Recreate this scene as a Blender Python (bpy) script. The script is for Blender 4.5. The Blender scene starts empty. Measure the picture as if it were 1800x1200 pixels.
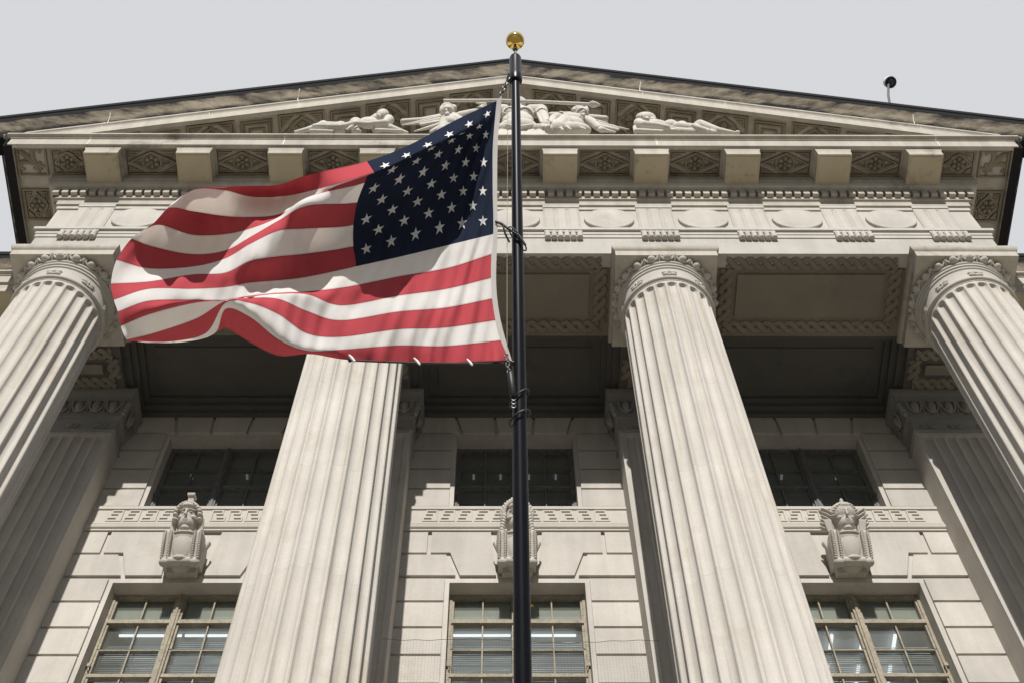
import bpy, math, random
import numpy as np
from mathutils import Vector, Matrix, Euler

random.seed(7)
SC = bpy.context.scene
COL = SC.collection
R = math.radians

# ------------------------------------------------------------------ camera
cam_data = bpy.data.cameras.new("camera")
cam = bpy.data.objects.new("camera", cam_data)
COL.objects.link(cam)
SC.camera = cam
cam_data.sensor_fit = 'HORIZONTAL'
cam_data.sensor_width = 36.0
cam_data.lens = 2545.6 / 1800.0 * 36.0
cam_data.clip_start = 0.1
cam_data.clip_end = 2000.0
cam_right = Vector((0.99996264, -0.00495997, -0.0070791))
cam_up = Vector((-0.00123298, -0.8924556, 0.45113355))
cam_fwd = Vector((0.00855539, 0.45110796, 0.89242838))
m = Matrix((cam_right, cam_up, -cam_fwd)).transposed().to_4x4()
m.translation = Vector((-0.28, 0.0, 0.0))
cam.matrix_world = m

# ------------------------------------------------------------------ world and sun
SUN_T = 0.62                       # tangent of the sun's height, sun straight in front of the portico
sun_dir = Vector((-0.035, -0.85, 0.85 * SUN_T)).normalized()
world = bpy.data.worlds.new("World")
SC.world = world
world.use_nodes = True
wt = world.node_tree
wt.nodes.clear()
w_out = wt.nodes.new('ShaderNodeOutputWorld')
w_bg = wt.nodes.new('ShaderNodeBackground')
w_sky = wt.nodes.new('ShaderNodeTexSky')
w_sky.sky_type = 'NISHITA'
w_sky.sun_disc = False
w_sky.sun_elevation = math.asin(sun_dir.z)
w_sky.sun_rotation = math.pi
w_sky.air_density = 1.6
w_sky.dust_density = 4.0
w_hsv = wt.nodes.new('ShaderNodeHueSaturation')
w_hsv.inputs['Saturation'].default_value = 0.25
w_mix = wt.nodes.new('ShaderNodeMixRGB')
w_mix.inputs['Fac'].default_value = 0.86          # a thin, even white haze over the sky
w_mix.inputs['Color2'].default_value = (7.1, 7.25, 7.5, 1)
w_bg.inputs['Strength'].default_value = 0.105
wt.links.new(w_sky.outputs['Color'], w_hsv.inputs['Color'])
wt.links.new(w_hsv.outputs['Color'], w_mix.inputs['Color1'])
w_tc = wt.nodes.new('ShaderNodeTexCoord')          # low sky outside the view darkened to weaken the fill light
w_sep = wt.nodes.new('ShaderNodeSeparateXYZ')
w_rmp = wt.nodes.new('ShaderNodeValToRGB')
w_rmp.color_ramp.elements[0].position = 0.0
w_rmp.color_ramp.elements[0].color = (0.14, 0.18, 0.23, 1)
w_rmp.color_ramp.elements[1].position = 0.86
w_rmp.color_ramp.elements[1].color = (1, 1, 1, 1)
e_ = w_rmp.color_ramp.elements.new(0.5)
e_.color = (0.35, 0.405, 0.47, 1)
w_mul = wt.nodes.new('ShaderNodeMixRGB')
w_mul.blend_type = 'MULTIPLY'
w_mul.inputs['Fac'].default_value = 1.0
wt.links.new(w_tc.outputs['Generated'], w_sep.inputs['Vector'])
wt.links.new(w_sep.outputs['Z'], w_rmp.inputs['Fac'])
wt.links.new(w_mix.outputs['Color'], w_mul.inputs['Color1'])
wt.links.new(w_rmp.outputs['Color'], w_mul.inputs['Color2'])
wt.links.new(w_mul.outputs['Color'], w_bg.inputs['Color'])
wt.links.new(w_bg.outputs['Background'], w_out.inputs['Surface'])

sun_data = bpy.data.lights.new("sun", 'SUN')
sun_data.energy = 4.6
sun_data.angle = R(0.53)
sun_data.color = (1.0, 0.965, 0.915)
sun = bpy.data.objects.new("sun", sun_data)
COL.objects.link(sun)
sun.rotation_euler = sun_dir.to_track_quat('Z', 'Y').to_euler()
sun.location = (0, -30, 40)

SC.view_settings.view_transform = 'Standard'
SC.view_settings.look = 'None'
SC.view_settings.exposure = 0.0
SC.view_settings.gamma = 1.0
SC.cycles.max_bounces = 8
SC.cycles.diffuse_bounces = 5
SC.cycles.use_denoising = True

# ------------------------------------------------------------------ materials
def new_mat(name):
    mt = bpy.data.materials.new(name)
    mt.use_nodes = True
    nt = mt.node_tree
    nt.nodes.clear()
    out = nt.nodes.new('ShaderNodeOutputMaterial')
    return mt, nt, out

def nd(nt, kind, **kw):
    n = nt.nodes.new(kind)
    for k, v in kw.items():
        if k in n.inputs:
            n.inputs[k].default_value = v
        else:
            setattr(n, k, v)
    return n

def noise(nt, vec, scale, detail=5.0, rough=0.6, stretch=None):
    if stretch is not None:
        mp = nd(nt, 'ShaderNodeMapping')
        mp.inputs['Scale'].default_value = stretch
        nt.links.new(vec, mp.inputs['Vector'])
        vec = mp.outputs['Vector']
    n = nd(nt, 'ShaderNodeTexNoise', Scale=scale, Detail=detail, Roughness=rough)
    nt.links.new(vec, n.inputs['Vector'])
    return n.outputs['Fac']

def ramp(nt, fac, stops):
    r = nd(nt, 'ShaderNodeValToRGB')
    el = r.color_ramp.elements
    while len(el) < len(stops):
        el.new(0.5)
    for e, (p, c) in zip(el, stops):
        e.position = p
        e.color = c if len(c) == 4 else (*c, 1)
    nt.links.new(fac, r.inputs['Fac'])
    return r.outputs['Color']

def mult(nt, a, b, fac=1.0):
    mx = nd(nt, 'ShaderNodeMixRGB', blend_type='MULTIPLY')
    mx.inputs['Fac'].default_value = fac
    nt.links.new(a, mx.inputs['Color1'])
    nt.links.new(b, mx.inputs['Color2'])
    return mx.outputs['Color']

def mixc(nt, fac, a, b):
    mx = nd(nt, 'ShaderNodeMixRGB')
    nt.links.new(fac, mx.inputs['Fac'])
    for s, v in (('Color1', a), ('Color2', b)):
        if isinstance(v, tuple):
            mx.inputs[s].default_value = (*v, 1)
        else:
            nt.links.new(v, mx.inputs[s])
    return mx.outputs['Color']

def stone(name, base, var=0.10, streak=0.10, blotch=None, block=0.06, rough=0.85, bump=0.25, drums=None):
    mt, nt, out = new_mat(name)
    geo = nd(nt, 'ShaderNodeNewGeometry')
    pos = geo.outputs['Position']
    b = base
    lo = tuple(c * (1 - var) for c in b)
    hi = tuple(min(1, c * (1 + var)) for c in b)
    col = ramp(nt, noise(nt, pos, 0.9, 7, 0.65), [(0.3, lo), (0.7, hi)])
    st = ramp(nt, noise(nt, pos, 1.0, 6, 0.6, (5.0, 5.0, 0.35)),
              [(0.35, (1 - streak,) * 3), (0.62, (1, 1, 1))])
    col = mult(nt, col, st)
    gr = ramp(nt, noise(nt, pos, 38, 4, 0.7), [(0.3, (0.93, 0.93, 0.92)), (0.7, (1.05, 1.05, 1.05))])
    col = mult(nt, col, gr)
    if block:
        isl = ramp(nt, geo.outputs['Random Per Island'], [(0, (1 - block,) * 3), (1, (1 + block * 0.6, 1 + block * 0.55, 1 + block * 0.5))])
        col = mult(nt, col, isl)
    if blotch:
        bc, lo_, hi_, sc = blotch
        f = ramp(nt, noise(nt, pos, sc, 8, 0.7), [(lo_, (0, 0, 0)), (hi_, (1, 1, 1))])
        col = mixc(nt, f, col, bc)
    if drums:
        sx = nd(nt, 'ShaderNodeSeparateXYZ')
        nt.links.new(pos, sx.inputs['Vector'])
        md = nd(nt, 'ShaderNodeMath', operation='MODULO')
        md.inputs[1].default_value = drums
        nt.links.new(sx.outputs['Z'], md.inputs[0])
        jn = ramp(nt, md.outputs[0], [(0.0, (0.84, 0.82, 0.79)), (0.006, (0.84, 0.82, 0.79)), (0.011, (1, 1, 1))])
        col = mult(nt, col, jn)
        dv = nd(nt, 'ShaderNodeMath', operation='DIVIDE')
        dv.inputs[1].default_value = drums
        nt.links.new(sx.outputs['Z'], dv.inputs[0])
        fl = nd(nt, 'ShaderNodeMath', operation='FLOOR')
        nt.links.new(dv.outputs[0], fl.inputs[0])
        xr = nd(nt, 'ShaderNodeMath', operation='MULTIPLY_ADD')
        xr.inputs[1].default_value = 0.19
        nt.links.new(sx.outputs['X'], xr.inputs[0])
        nt.links.new(fl.outputs[0], xr.inputs[2])
        fx = nd(nt, 'ShaderNodeMath', operation='ROUND')
        nt.links.new(xr.outputs[0], fx.inputs[0])
        wn = nd(nt, 'ShaderNodeTexWhiteNoise', noise_dimensions='1D')
        nt.links.new(fx.outputs[0], wn.inputs['W'])
        dr = ramp(nt, wn.outputs['Value'], [(0, (0.93, 0.925, 0.915)), (1, (1.03, 1.03, 1.03))])
        col = mult(nt, col, dr)
        run = ramp(nt, noise(nt, pos, 1.0, 7, 0.65, (9.0, 9.0, 0.22)), [(0.52, (1, 1, 1)), (0.74, (0.78, 0.74, 0.67))])
        col = mult(nt, col, run)
    bs = nd(nt, 'ShaderNodeBsdfPrincipled', Roughness=rough)
    bs.inputs['Specular IOR Level'].default_value = 0.25
    nt.links.new(col, bs.inputs['Base Color'])
    bp = nd(nt, 'ShaderNodeBump', Strength=bump, Distance=0.01)
    nt.links.new(noise(nt, pos, 22, 6, 0.7), bp.inputs['Height'])
    nt.links.new(bp.outputs['Normal'], bs.inputs['Normal'])
    nt.links.new(bs.outputs['BSDF'], out.inputs['Surface'])
    return mt

STONE = stone("limestone", (0.52, 0.490, 0.446), block=0.10, blotch=((0.37, 0.32, 0.25), 0.58, 0.80, 0.7))
SHAFT = stone("limestone_shaft", (0.55, 0.518, 0.472), var=0.08, streak=0.10, block=0, bump=0.2, drums=2.35,
              blotch=((0.43, 0.375, 0.295), 0.56, 0.80, 0.8))
CARVED = stone("limestone_carved", (0.52, 0.487, 0.437), var=0.08, streak=0.06, block=0.03,
               blotch=((0.38, 0.31, 0.22), 0.62, 0.82, 3.0))
SOFFIT = stone("shaded_weathered_soffit", (0.27, 0.235, 0.175), var=0.14, streak=0.0, block=0.08,  # brown of shade and ground bounce put into the base; blotches are stains
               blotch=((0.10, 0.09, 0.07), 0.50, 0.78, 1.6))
MUTULE = stone("bounce_tinted_stained_mutule", (0.47, 0.41, 0.295), var=0.10, streak=0.0, block=0.06,  # base tinted with the warm bounce light from the ground, plus real stains
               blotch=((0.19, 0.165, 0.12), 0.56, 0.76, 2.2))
BEAM = stone("beam_shade_stone", (0.225, 0.20, 0.16), var=0.10, streak=0.0, block=0.05,  # limestone darkened, the beam's shade being put into its colour
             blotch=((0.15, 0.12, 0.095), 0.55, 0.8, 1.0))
PORCH = stone("porch_shade_stone", (0.115, 0.112, 0.105), var=0.10, streak=0.0, block=0.05,  # darker copy of the limestone that paints in the deep ceiling shade
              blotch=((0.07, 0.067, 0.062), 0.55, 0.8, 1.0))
CORNICE = stone("cornice_stone", (0.50, 0.462, 0.40), var=0.10, streak=0.16, block=0.05,
                blotch=((0.10, 0.09, 0.075), 0.585, 0.74, 0.55))

def crusted_stone():
    """Gutter moulding of the rake: limestone under a black weather crust, heavy at the lip and foot."""
    mt, nt, out = new_mat("black_crusted_stone")
    geo = nd(nt, 'ShaderNodeNewGeometry')
    pos = geo.outputs['Position']
    uv = nd(nt, 'ShaderNodeUVMap', uv_map='profile')
    sep = nd(nt, 'ShaderNodeSeparateXYZ')
    nt.links.new(uv.outputs['UV'], sep.inputs['Vector'])
    w = sep.outputs['Y']
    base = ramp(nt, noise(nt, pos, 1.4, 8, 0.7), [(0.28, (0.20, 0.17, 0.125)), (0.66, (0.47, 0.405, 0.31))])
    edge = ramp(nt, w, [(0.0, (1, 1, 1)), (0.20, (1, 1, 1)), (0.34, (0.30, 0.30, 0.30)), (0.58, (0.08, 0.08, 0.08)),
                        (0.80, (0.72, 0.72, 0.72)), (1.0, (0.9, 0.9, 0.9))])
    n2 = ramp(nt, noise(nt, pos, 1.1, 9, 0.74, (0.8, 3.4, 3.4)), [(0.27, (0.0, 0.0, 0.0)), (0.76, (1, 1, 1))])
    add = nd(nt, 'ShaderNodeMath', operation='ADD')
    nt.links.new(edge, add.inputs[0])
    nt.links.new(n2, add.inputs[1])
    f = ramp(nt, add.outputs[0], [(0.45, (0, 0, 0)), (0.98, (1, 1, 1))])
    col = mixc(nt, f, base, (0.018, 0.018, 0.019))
    bs = nd(nt, 'ShaderNodeBsdfPrincipled', Roughness=0.9)
    bs.inputs['Specular IOR Level'].default_value = 0.2
    nt.links.new(col, bs.inputs['Base Color'])
    bp = nd(nt, 'ShaderNodeBump', Strength=0.5, Distance=0.02)
    nt.links.new(noise(nt, pos, 16, 7, 0.75), bp.inputs['Height'])
    nt.links.new(bp.outputs['Normal'], bs.inputs['Normal'])
    nt.links.new(bs.outputs['BSDF'], out.inputs['Surface'])
    return mt
CRUST = crusted_stone()

def plain(name, color, rough=0.6, metallic=0.0, spec=0.5, var=0.0, scale=20, bump=0.0, coat=0.0):
    mt, nt, out = new_mat(name)
    bs = nd(nt, 'ShaderNodeBsdfPrincipled', Roughness=rough, Metallic=metallic)
    bs.inputs['Specular IOR Level'].default_value = spec
    bs.inputs['Coat Weight'].default_value = coat
    bs.inputs['Base Color'].default_value = (*color, 1)
    geo = nd(nt, 'ShaderNodeNewGeometry')
    if var:
        c = ramp(nt, noise(nt, geo.outputs['Position'], scale, 6, 0.7),
                 [(0.3, tuple(x * (1 - var) for x in color)), (0.7, tuple(min(1, x * (1 + var)) for x in color))])
        nt.links.new(c, bs.inputs['Base Color'])
    if bump:
        bp = nd(nt, 'ShaderNodeBump', Strength=bump, Distance=0.005)
        nt.links.new(noise(nt, geo.outputs['Position'], scale * 2, 5, 0.7), bp.inputs['Height'])
        nt.links.new(bp.outputs['Normal'], bs.inputs['Normal'])
    nt.links.new(bs.outputs['BSDF'], out.inputs['Surface'])
    return mt

def frame_paint():
    mt, nt, out = new_mat("peeling_cream_paint")
    geo = nd(nt, 'ShaderNodeNewGeometry')
    pos = geo.outputs['Position']
    base = ramp(nt, noise(nt, pos, 5, 6, 0.7), [(0.3, (0.22, 0.19, 0.14)), (0.7, (0.37, 0.325, 0.24))])
    f = ramp(nt, noise(nt, pos, 26, 9, 0.75), [(0.53, (0, 0, 0)), (0.66, (0.8, 0.8, 0.8))])
    col = mixc(nt, f, base, (0.085, 0.06, 0.035))
    bs = nd(nt, 'ShaderNodeBsdfPrincipled', Roughness=0.7)
    nt.links.new(col, bs.inputs['Base Color'])
    bp = nd(nt, 'ShaderNodeBump', Strength=0.5, Distance=0.006)
    nt.links.new(f, bp.inputs['Height'])
    nt.links.new(bp.outputs['Normal'], bs.inputs['Normal'])
    nt.links.new(bs.outputs['BSDF'], out.inputs['Surface'])
    return mt
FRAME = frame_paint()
FRAME_SHADED = plain("shade_darkened_frame_paint", (0.13, 0.128, 0.12), rough=0.7, var=0.35, scale=14, bump=0.3)  # cream frame paint darkened to paint in the upper windows' recess shade

def glass_mat():
    mt, nt, out = new_mat("window_glass")
    geo = nd(nt, 'ShaderNodeNewGeometry')
    fr = nd(nt, 'ShaderNodeFresnel', IOR=1.8)
    tr = nd(nt, 'ShaderNodeBsdfTransparent')
    tr.inputs['Color'].default_value = (0.80, 0.85, 0.85, 1)
    gl = nd(nt, 'ShaderNodeBsdfGlossy', Roughness=0.02)
    gl.inputs['Color'].default_value = (0.92, 0.95, 1.0, 1)
    bp = nd(nt, 'ShaderNodeBump', Strength=0.12, Distance=0.02)
    nt.links.new(noise(nt, geo.outputs['Position'], 1.3, 2, 0.5), bp.inputs['Height'])
    nt.links.new(bp.outputs['Normal'], gl.inputs['Normal'])
    df = nd(nt, 'ShaderNodeBsdfDiffuse')
    df.inputs['Color'].default_value = (0.36, 0.37, 0.32, 1)
    m1 = nd(nt, 'ShaderNodeMixShader')
    nt.links.new(fr.outputs['Fac'], m1.inputs['Fac'])
    nt.links.new(tr.outputs['BSDF'], m1.inputs[1])
    nt.links.new(gl.outputs['BSDF'], m1.inputs[2])
    m2 = nd(nt, 'ShaderNodeMixShader')              # a film of dust on the pane
    dust = ramp(nt, noise(nt, geo.outputs['Position'], 1.6, 6, 0.6), [(0.3, (0.14,) * 3), (0.75, (0.26,) * 3)])
    nt.links.new(dust, m2.inputs['Fac'])
    nt.links.new(m1.outputs['Shader'], m2.inputs[1])
    nt.links.new(df.outputs['BSDF'], m2.inputs[2])
    nt.links.new(m2.outputs['Shader'], out.inputs['Surface'])
    return mt
GLASS = glass_mat()

def cloth(name, color, trans, through=0.3):
    """woven cloth: soft wrinkles, a fine weave and some daylight passing through"""
    mt, nt, out = new_mat(name)
    geo = nd(nt, 'ShaderNodeNewGeometry')
    pos = geo.outputs['Position']
    c = ramp(nt, noise(nt, pos, 3.0, 5, 0.6), [(0.3, tuple(x * 0.93 for x in color)), (0.7, color)])
    uv = nd(nt, 'ShaderNodeUVMap', uv_map='cloth')
    su = nd(nt, 'ShaderNodeSeparateXYZ')
    nt.links.new(uv.outputs['UV'], su.inputs['Vector'])
    pp_ = nd(nt, 'ShaderNodeMath', operation='PINGPONG')
    pp_.inputs[1].default_value = 0.5
    nt.links.new(su.outputs['Y'], pp_.inputs[0])
    seam = ramp(nt, pp_.outputs[0], [(0.0, (0.72, 0.72, 0.72)), (0.035, (0.78, 0.78, 0.78)), (0.075, (1, 1, 1))])
    c = mult(nt, c, seam)
    wv = noise(nt, uv.outputs['UV'], 1.0, 2, 0.5, (420, 95, 1))
    wc = ramp(nt, wv, [(0.3, (0.94, 0.94, 0.94)), (0.7, (1.03, 1.03, 1.03))])
    c = mult(nt, c, wc)
    df = nd(nt, 'ShaderNodeBsdfDiffuse')
    nt.links.new(c, df.inputs['Color'])
    ts = nd(nt, 'ShaderNodeBsdfTranslucent')
    ts.inputs['Color'].default_value = (*trans, 1)
    bp = nd(nt, 'ShaderNodeBump', Strength=0.35, Distance=0.02)
    nt.links.new(noise(nt, pos, 4.0, 4, 0.55, (2.2, 0.9, 0.9)), bp.inputs['Height'])
    bp2 = nd(nt, 'ShaderNodeBump', Strength=0.25, Distance=0.004)
    nt.links.new(noise(nt, pos, 40, 3, 0.6), bp2.inputs['Height'])
    nt.links.new(bp.outputs['Normal'], bp2.inputs['Normal'])
    nt.links.new(bp2.outputs['Normal'], df.inputs['Normal'])
    mx = nd(nt, 'ShaderNodeMixShader', Fac=through)
    nt.links.new(df.outputs['BSDF'], mx.inputs[1])
    nt.links.new(ts.outputs['BSDF'], mx.inputs[2])
    nt.links.new(mx.outputs['Shader'], out.inputs['Surface'])
    return mt
F_RED = cloth("flag_red_cloth", (0.53, 0.088, 0.105), (0.22, 0.010, 0.02), 0.04)
F_WHITE = cloth("flag_white_cloth", (0.86, 0.845, 0.83), (0.80, 0.71, 0.59), 0.22)
F_BLUE = cloth("flag_blue_cloth", (0.026, 0.033, 0.056), (0.01, 0.014, 0.03), 0.12)
F_STAR = cloth("flag_star_cloth", (0.86, 0.85, 0.84), (0.6, 0.6, 0.6), 0.1)

POLE = plain("black_pole_paint", (0.005, 0.0055, 0.008), rough=0.30, spec=0.25, var=0.35, scale=6)
GOLD = plain("gilded_metal", (0.86, 0.58, 0.16), rough=0.10, metallic=1.0)
BLACK = plain("black_rubber", (0.012, 0.012, 0.013), rough=0.5)
STEEL = plain("dull_steel", (0.16, 0.16, 0.16), rough=0.45, metallic=0.8)
ROPE = plain("pale_rope", (0.42, 0.38, 0.30), rough=0.9)
WHITE = plain("white_enamel", (0.72, 0.72, 0.70), rough=0.35)
MORTAR = plain("fresh_mortar", (0.80, 0.76, 0.68), rough=0.9, var=0.1)
ROOF = plain("roof_metal", (0.16, 0.17, 0.16), rough=0.7, var=0.2, scale=1.0)
ROOM = plain("room_plaster", (0.62, 0.63, 0.63), rough=0.9, var=0.1, scale=2)
CURTAIN = plain("blue_grey_curtain", (0.13, 0.15, 0.18), rough=0.95, var=0.15, scale=5)
NETTING = plain("bird_netting", (0.05, 0.05, 0.05), rough=0.9)
GROUND = stone("grey_paving", (0.165, 0.157, 0.140), var=0.12, streak=0, block=0, bump=0.2)

def lamp_mat(power):
    mt, nt, out = new_mat("lit_tube")
    em = nd(nt, 'ShaderNodeEmission', Strength=power)
    em.inputs['Color'].default_value = (0.95, 0.98, 1.0, 1)
    nt.links.new(em.outputs['Emission'], out.inputs['Surface'])
    return mt
LAMP = lamp_mat(1.4)
LAMP_DIM = lamp_mat(0.16)
STATUARY = stone("clean_statuary_stone", (0.63, 0.60, 0.545), var=0.06, streak=0.0, block=0, bump=0.9,
                 blotch=((0.40, 0.35, 0.27), 0.58, 0.78, 4.0))
CAPITAL = stone("shade_dark_capital_stone", (0.27, 0.262, 0.245), var=0.12, streak=0.0, block=0.04,  # pilaster limestone toned down: porch shade put into the colour
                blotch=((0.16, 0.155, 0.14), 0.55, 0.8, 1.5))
SHADE = plain("grey_green_roller_shade", (0.40, 0.405, 0.345), rough=0.95, var=0.10, scale=2.5)

def blind_mat():
    mt, nt, out = new_mat("reflection_streaked_blind")
    geo = nd(nt, 'ShaderNodeNewGeometry')
    c = ramp(nt, noise(nt, geo.outputs['Position'], 1.0, 4, 0.6, (0.7, 1.0, 6.5)),  # pale streaks paint the panes' reflections onto the slats
             [(0.36, (0.20, 0.23, 0.26)), (0.50, (0.42, 0.45, 0.48)), (0.58, (0.62, 0.64, 0.66)), (0.62, (0.85, 0.86, 0.87))])
    bs = nd(nt, 'ShaderNodeBsdfPrincipled', Roughness=0.8)
    nt.links.new(c, bs.inputs['Base Color'])
    nt.links.new(bs.outputs['BSDF'], out.inputs['Surface'])
    return mt
BLIND = blind_mat()

# ------------------------------------------------------------------ mesh helpers
class MB:
    def __init__(s):
        s.v, s.f, s.mi, s.uv = [], [], [], {}

    def add(s, vs, fs, mi=0, M=None):
        o = len(s.v)
        if M is not None:
            vs = [M @ Vector(p) for p in vs]
        s.v.extend(tuple(p) for p in vs)
        s.f.extend(tuple(i + o for i in f) for f in fs)
        s.mi.extend([mi] * len(fs))
        return o

    def box(s, x0, x1, y0, y1, z0, z1, mi=0, M=None):
        vs = [(x, y, z) for x in (x0, x1) for y in (y0, y1) for z in (z0, z1)]
        fs = [(0, 1, 3, 2), (4, 6, 7, 5), (0, 4, 5, 1), (2, 3, 7, 6), (0, 2, 6, 4), (1, 5, 7, 3)]
        s.add(vs, fs, mi, M)

    def frustum(s, a, b, mi=0, M=None):
        """a, b: two rectangles (x0,x1,y0,y1,z) joined."""
        vs = []
        for x0, x1, y0, y1, z in (a, b):
            vs += [(x0, y0, z), (x1, y0, z), (x1, y1, z), (x0, y1, z)]
        fs = [(3, 2, 1, 0), (4, 5, 6, 7)] + [(i, (i + 1) % 4, 4 + (i + 1) % 4, 4 + i) for i in range(4)]
        s.add(vs, fs, mi, M)

    def prism_y(s, poly, y0, y1, mi=0, M=None):
        """polygon of (x, z) swept between two depths."""
        n = len(poly)
        vs = [(x, y0, z) for x, z in poly] + [(x, y1, z) for x, z in poly]
        fs = [tuple(range(n)), tuple(range(2 * n - 1, n - 1, -1))]
        fs += [(i, n + i, n + (i + 1) % n, (i + 1) % n) for i in range(n)]
        s.add(vs, fs, mi, M)

    def prism_x(s, poly, x0, x1, mi=0, M=None):
        """polygon of (y, z) swept along x."""
        n = len(poly)
        vs = [(x0, y, z) for y, z in poly] + [(x1, y, z) for y, z in poly]
        fs = [tuple(range(n)), tuple(range(2 * n - 1, n - 1, -1))]
        fs += [(i, n + i, n + (i + 1) % n, (i + 1) % n) for i in range(n)]
        s.add(vs, fs, mi, M)

    def grid(s, rows, closed=False, mi=0, M=None):
        n = len(rows[0])
        vs = [p for r in rows for p in r]
        fs = []
        for i in range(len(rows) - 1):
            for j in range(n if closed else n - 1):
                k = (j + 1) % n
                fs.append((i * n + j, i * n + k, (i + 1) * n + k, (i + 1) * n + j))
        return s.add(vs, fs, mi, M)

    def lathe(s, prof, n, c=(0, 0), mi=0, M=None, cap=True):
        rows = [[(c[0] + r * math.cos(2 * math.pi * j / n), c[1] + r * math.sin(2 * math.pi * j / n), z)
                 for j in range(n)] for r, z in prof]
        o = s.grid(rows, True, mi, M)
        if cap:
            s.f.append(tuple(o + j for j in range(n))); s.mi.append(mi)
            k = o + (len(prof) - 1) * n
            s.f.append(tuple(k + j for j in range(n))); s.mi.append(mi)

    def tube(s, pts, r, n=8, mi=0, M=None, flat=1.0, up=None, cap=True):
        pts = [Vector(p) for p in pts]
        rr = r if isinstance(r, (list, tuple)) else [r] * len(pts)
        rows = []
        ref = Vector(up) if up is not None else Vector((0.13, 0.27, 0.95))
        for i, p in enumerate(pts):
            t = (pts[min(i + 1, len(pts) - 1)] - pts[max(i - 1, 0)]).normalized()
            a = t.cross(ref)
            if a.length < 1e-4:
                a = t.cross(Vector((1, 0, 0)))
            a.normalize()
            b = a.cross(t).normalized()
            rows.append([p + (a * math.cos(2 * math.pi * j / n) + b * math.sin(2 * math.pi * j / n) * flat) * rr[i]
                         for j in range(n)])
        o = s.grid(rows, True, mi, M)
        if cap:
            s.f.append(tuple(o + j for j in range(n))); s.mi.append(mi)
            k = o + (len(rows) - 1) * n
            s.f.append(tuple(k + j for j in range(n))); s.mi.append(mi)

    def ball(s, c, r, nu=12, nv=8, mi=0, M=None, rot=None):
        if not isinstance(r, (tuple, list)):
            r = (r, r, r)
        T = Matrix.Translation(Vector(c))
        if rot is not None:
            T = T @ rot.to_4x4()
        if M is not None:
            T = M @ T
        vs, fs = [(0, 0, -r[2])], []
        for i in range(1, nv):
            a = math.pi * i / nv - math.pi / 2
            for j in range(nu):
                b = 2 * math.pi * j / nu
                vs.append((r[0] * math.cos(a) * math.cos(b), r[1] * math.cos(a) * math.sin(b), r[2] * math.sin(a)))
        vs.append((0, 0, r[2]))
        for j in range(nu):
            fs.append((0, 1 + (j + 1) % nu, 1 + j))
            e = 1 + (nv - 2) * nu
            fs.append((len(vs) - 1, e + j, e + (j + 1) % nu))
        for i in range(nv - 2):
            for j in range(nu):
                k = (j + 1) % nu
                fs.append((1 + i * nu + j, 1 + i * nu + k, 1 + (i + 1) * nu + k, 1 + (i + 1) * nu + j))
        s.add(vs, fs, mi, T)

    def sweep(s, path, prof, mi=0, close=False):
        """path: list of ((x, y), (ox, oy)); prof: list of (o, z)."""
        rows = [[(p[0] + o * q[0], p[1] + o * q[1], z) for o, z in prof] for p, q in path]
        o = s.grid(rows, close, mi)
        n = len(prof)
        if close:
            s.f.append(tuple(o + j for j in range(n))); s.mi.append(mi)
            k = o + (len(rows) - 1) * n
            s.f.append(tuple(k + j for j in range(n))); s.mi.append(mi)

    def build(s, name, mats, parent=None, smooth=35, matrix=None):
        me = bpy.data.meshes.new(name)
        me.from_pydata(s.v, [], s.f)
        if not isinstance(mats, (list, tuple)):
            mats = [mats]
        for mt in mats:
            me.materials.append(mt)
        me.polygons.foreach_set('material_index', s.mi)
        me.validate()
        if smooth:
            me.shade_smooth()
            me.set_sharp_from_angle(angle=R(smooth))
        me.update()
        o = bpy.data.objects.new(name, me)
        COL.objects.link(o)
        attach(o, parent, matrix)
        return o

def attach(o, parent, matrix=None):
    """Put o at the world matrix given (or at the world origin) under its parent."""
    mw = matrix if matrix is not None else Matrix.Identity(4)
    if parent is not None:
        o.parent = parent
        o.matrix_parent_inverse = Matrix.Identity(4)
        o.matrix_basis = world_of(parent).inverted() @ mw
    else:
        o.matrix_basis = mw

def world_of(o):
    mw = o.matrix_basis.copy()
    p = o.parent
    while p is not None:
        mw = p.matrix_basis @ mw
        p = p.parent
    return mw

def thing(name, label, cat, loc, group=None):
    o = bpy.data.objects.new(name, None)
    COL.objects.link(o)
    o.location = loc
    o.matrix_basis = Matrix.Translation(Vector(loc))
    o.empty_display_size = 0.3
    o['label'] = label
    o['category'] = cat
    if group:
        o['group'] = group
    return o

def tag(o, label, cat, group=None):
    o['label'] = label
    o['category'] = cat
    if group:
        o['group'] = group
    return o

def dup(o, matrix, parent):
    """Copy a part with its sub-parts to a new place (copies share mesh data)."""
    c = o.copy()
    COL.objects.link(c)
    attach(c, parent, matrix)
    for ch in list(o.children):
        d = ch.copy()
        COL.objects.link(d)
        d.parent = c
        d.matrix_parent_inverse = Matrix.Identity(4)
        d.matrix_basis = ch.matrix_basis.copy()
    return c

def T(x, y, z):
    return Matrix.Translation(Vector((x, y, z)))

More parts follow.
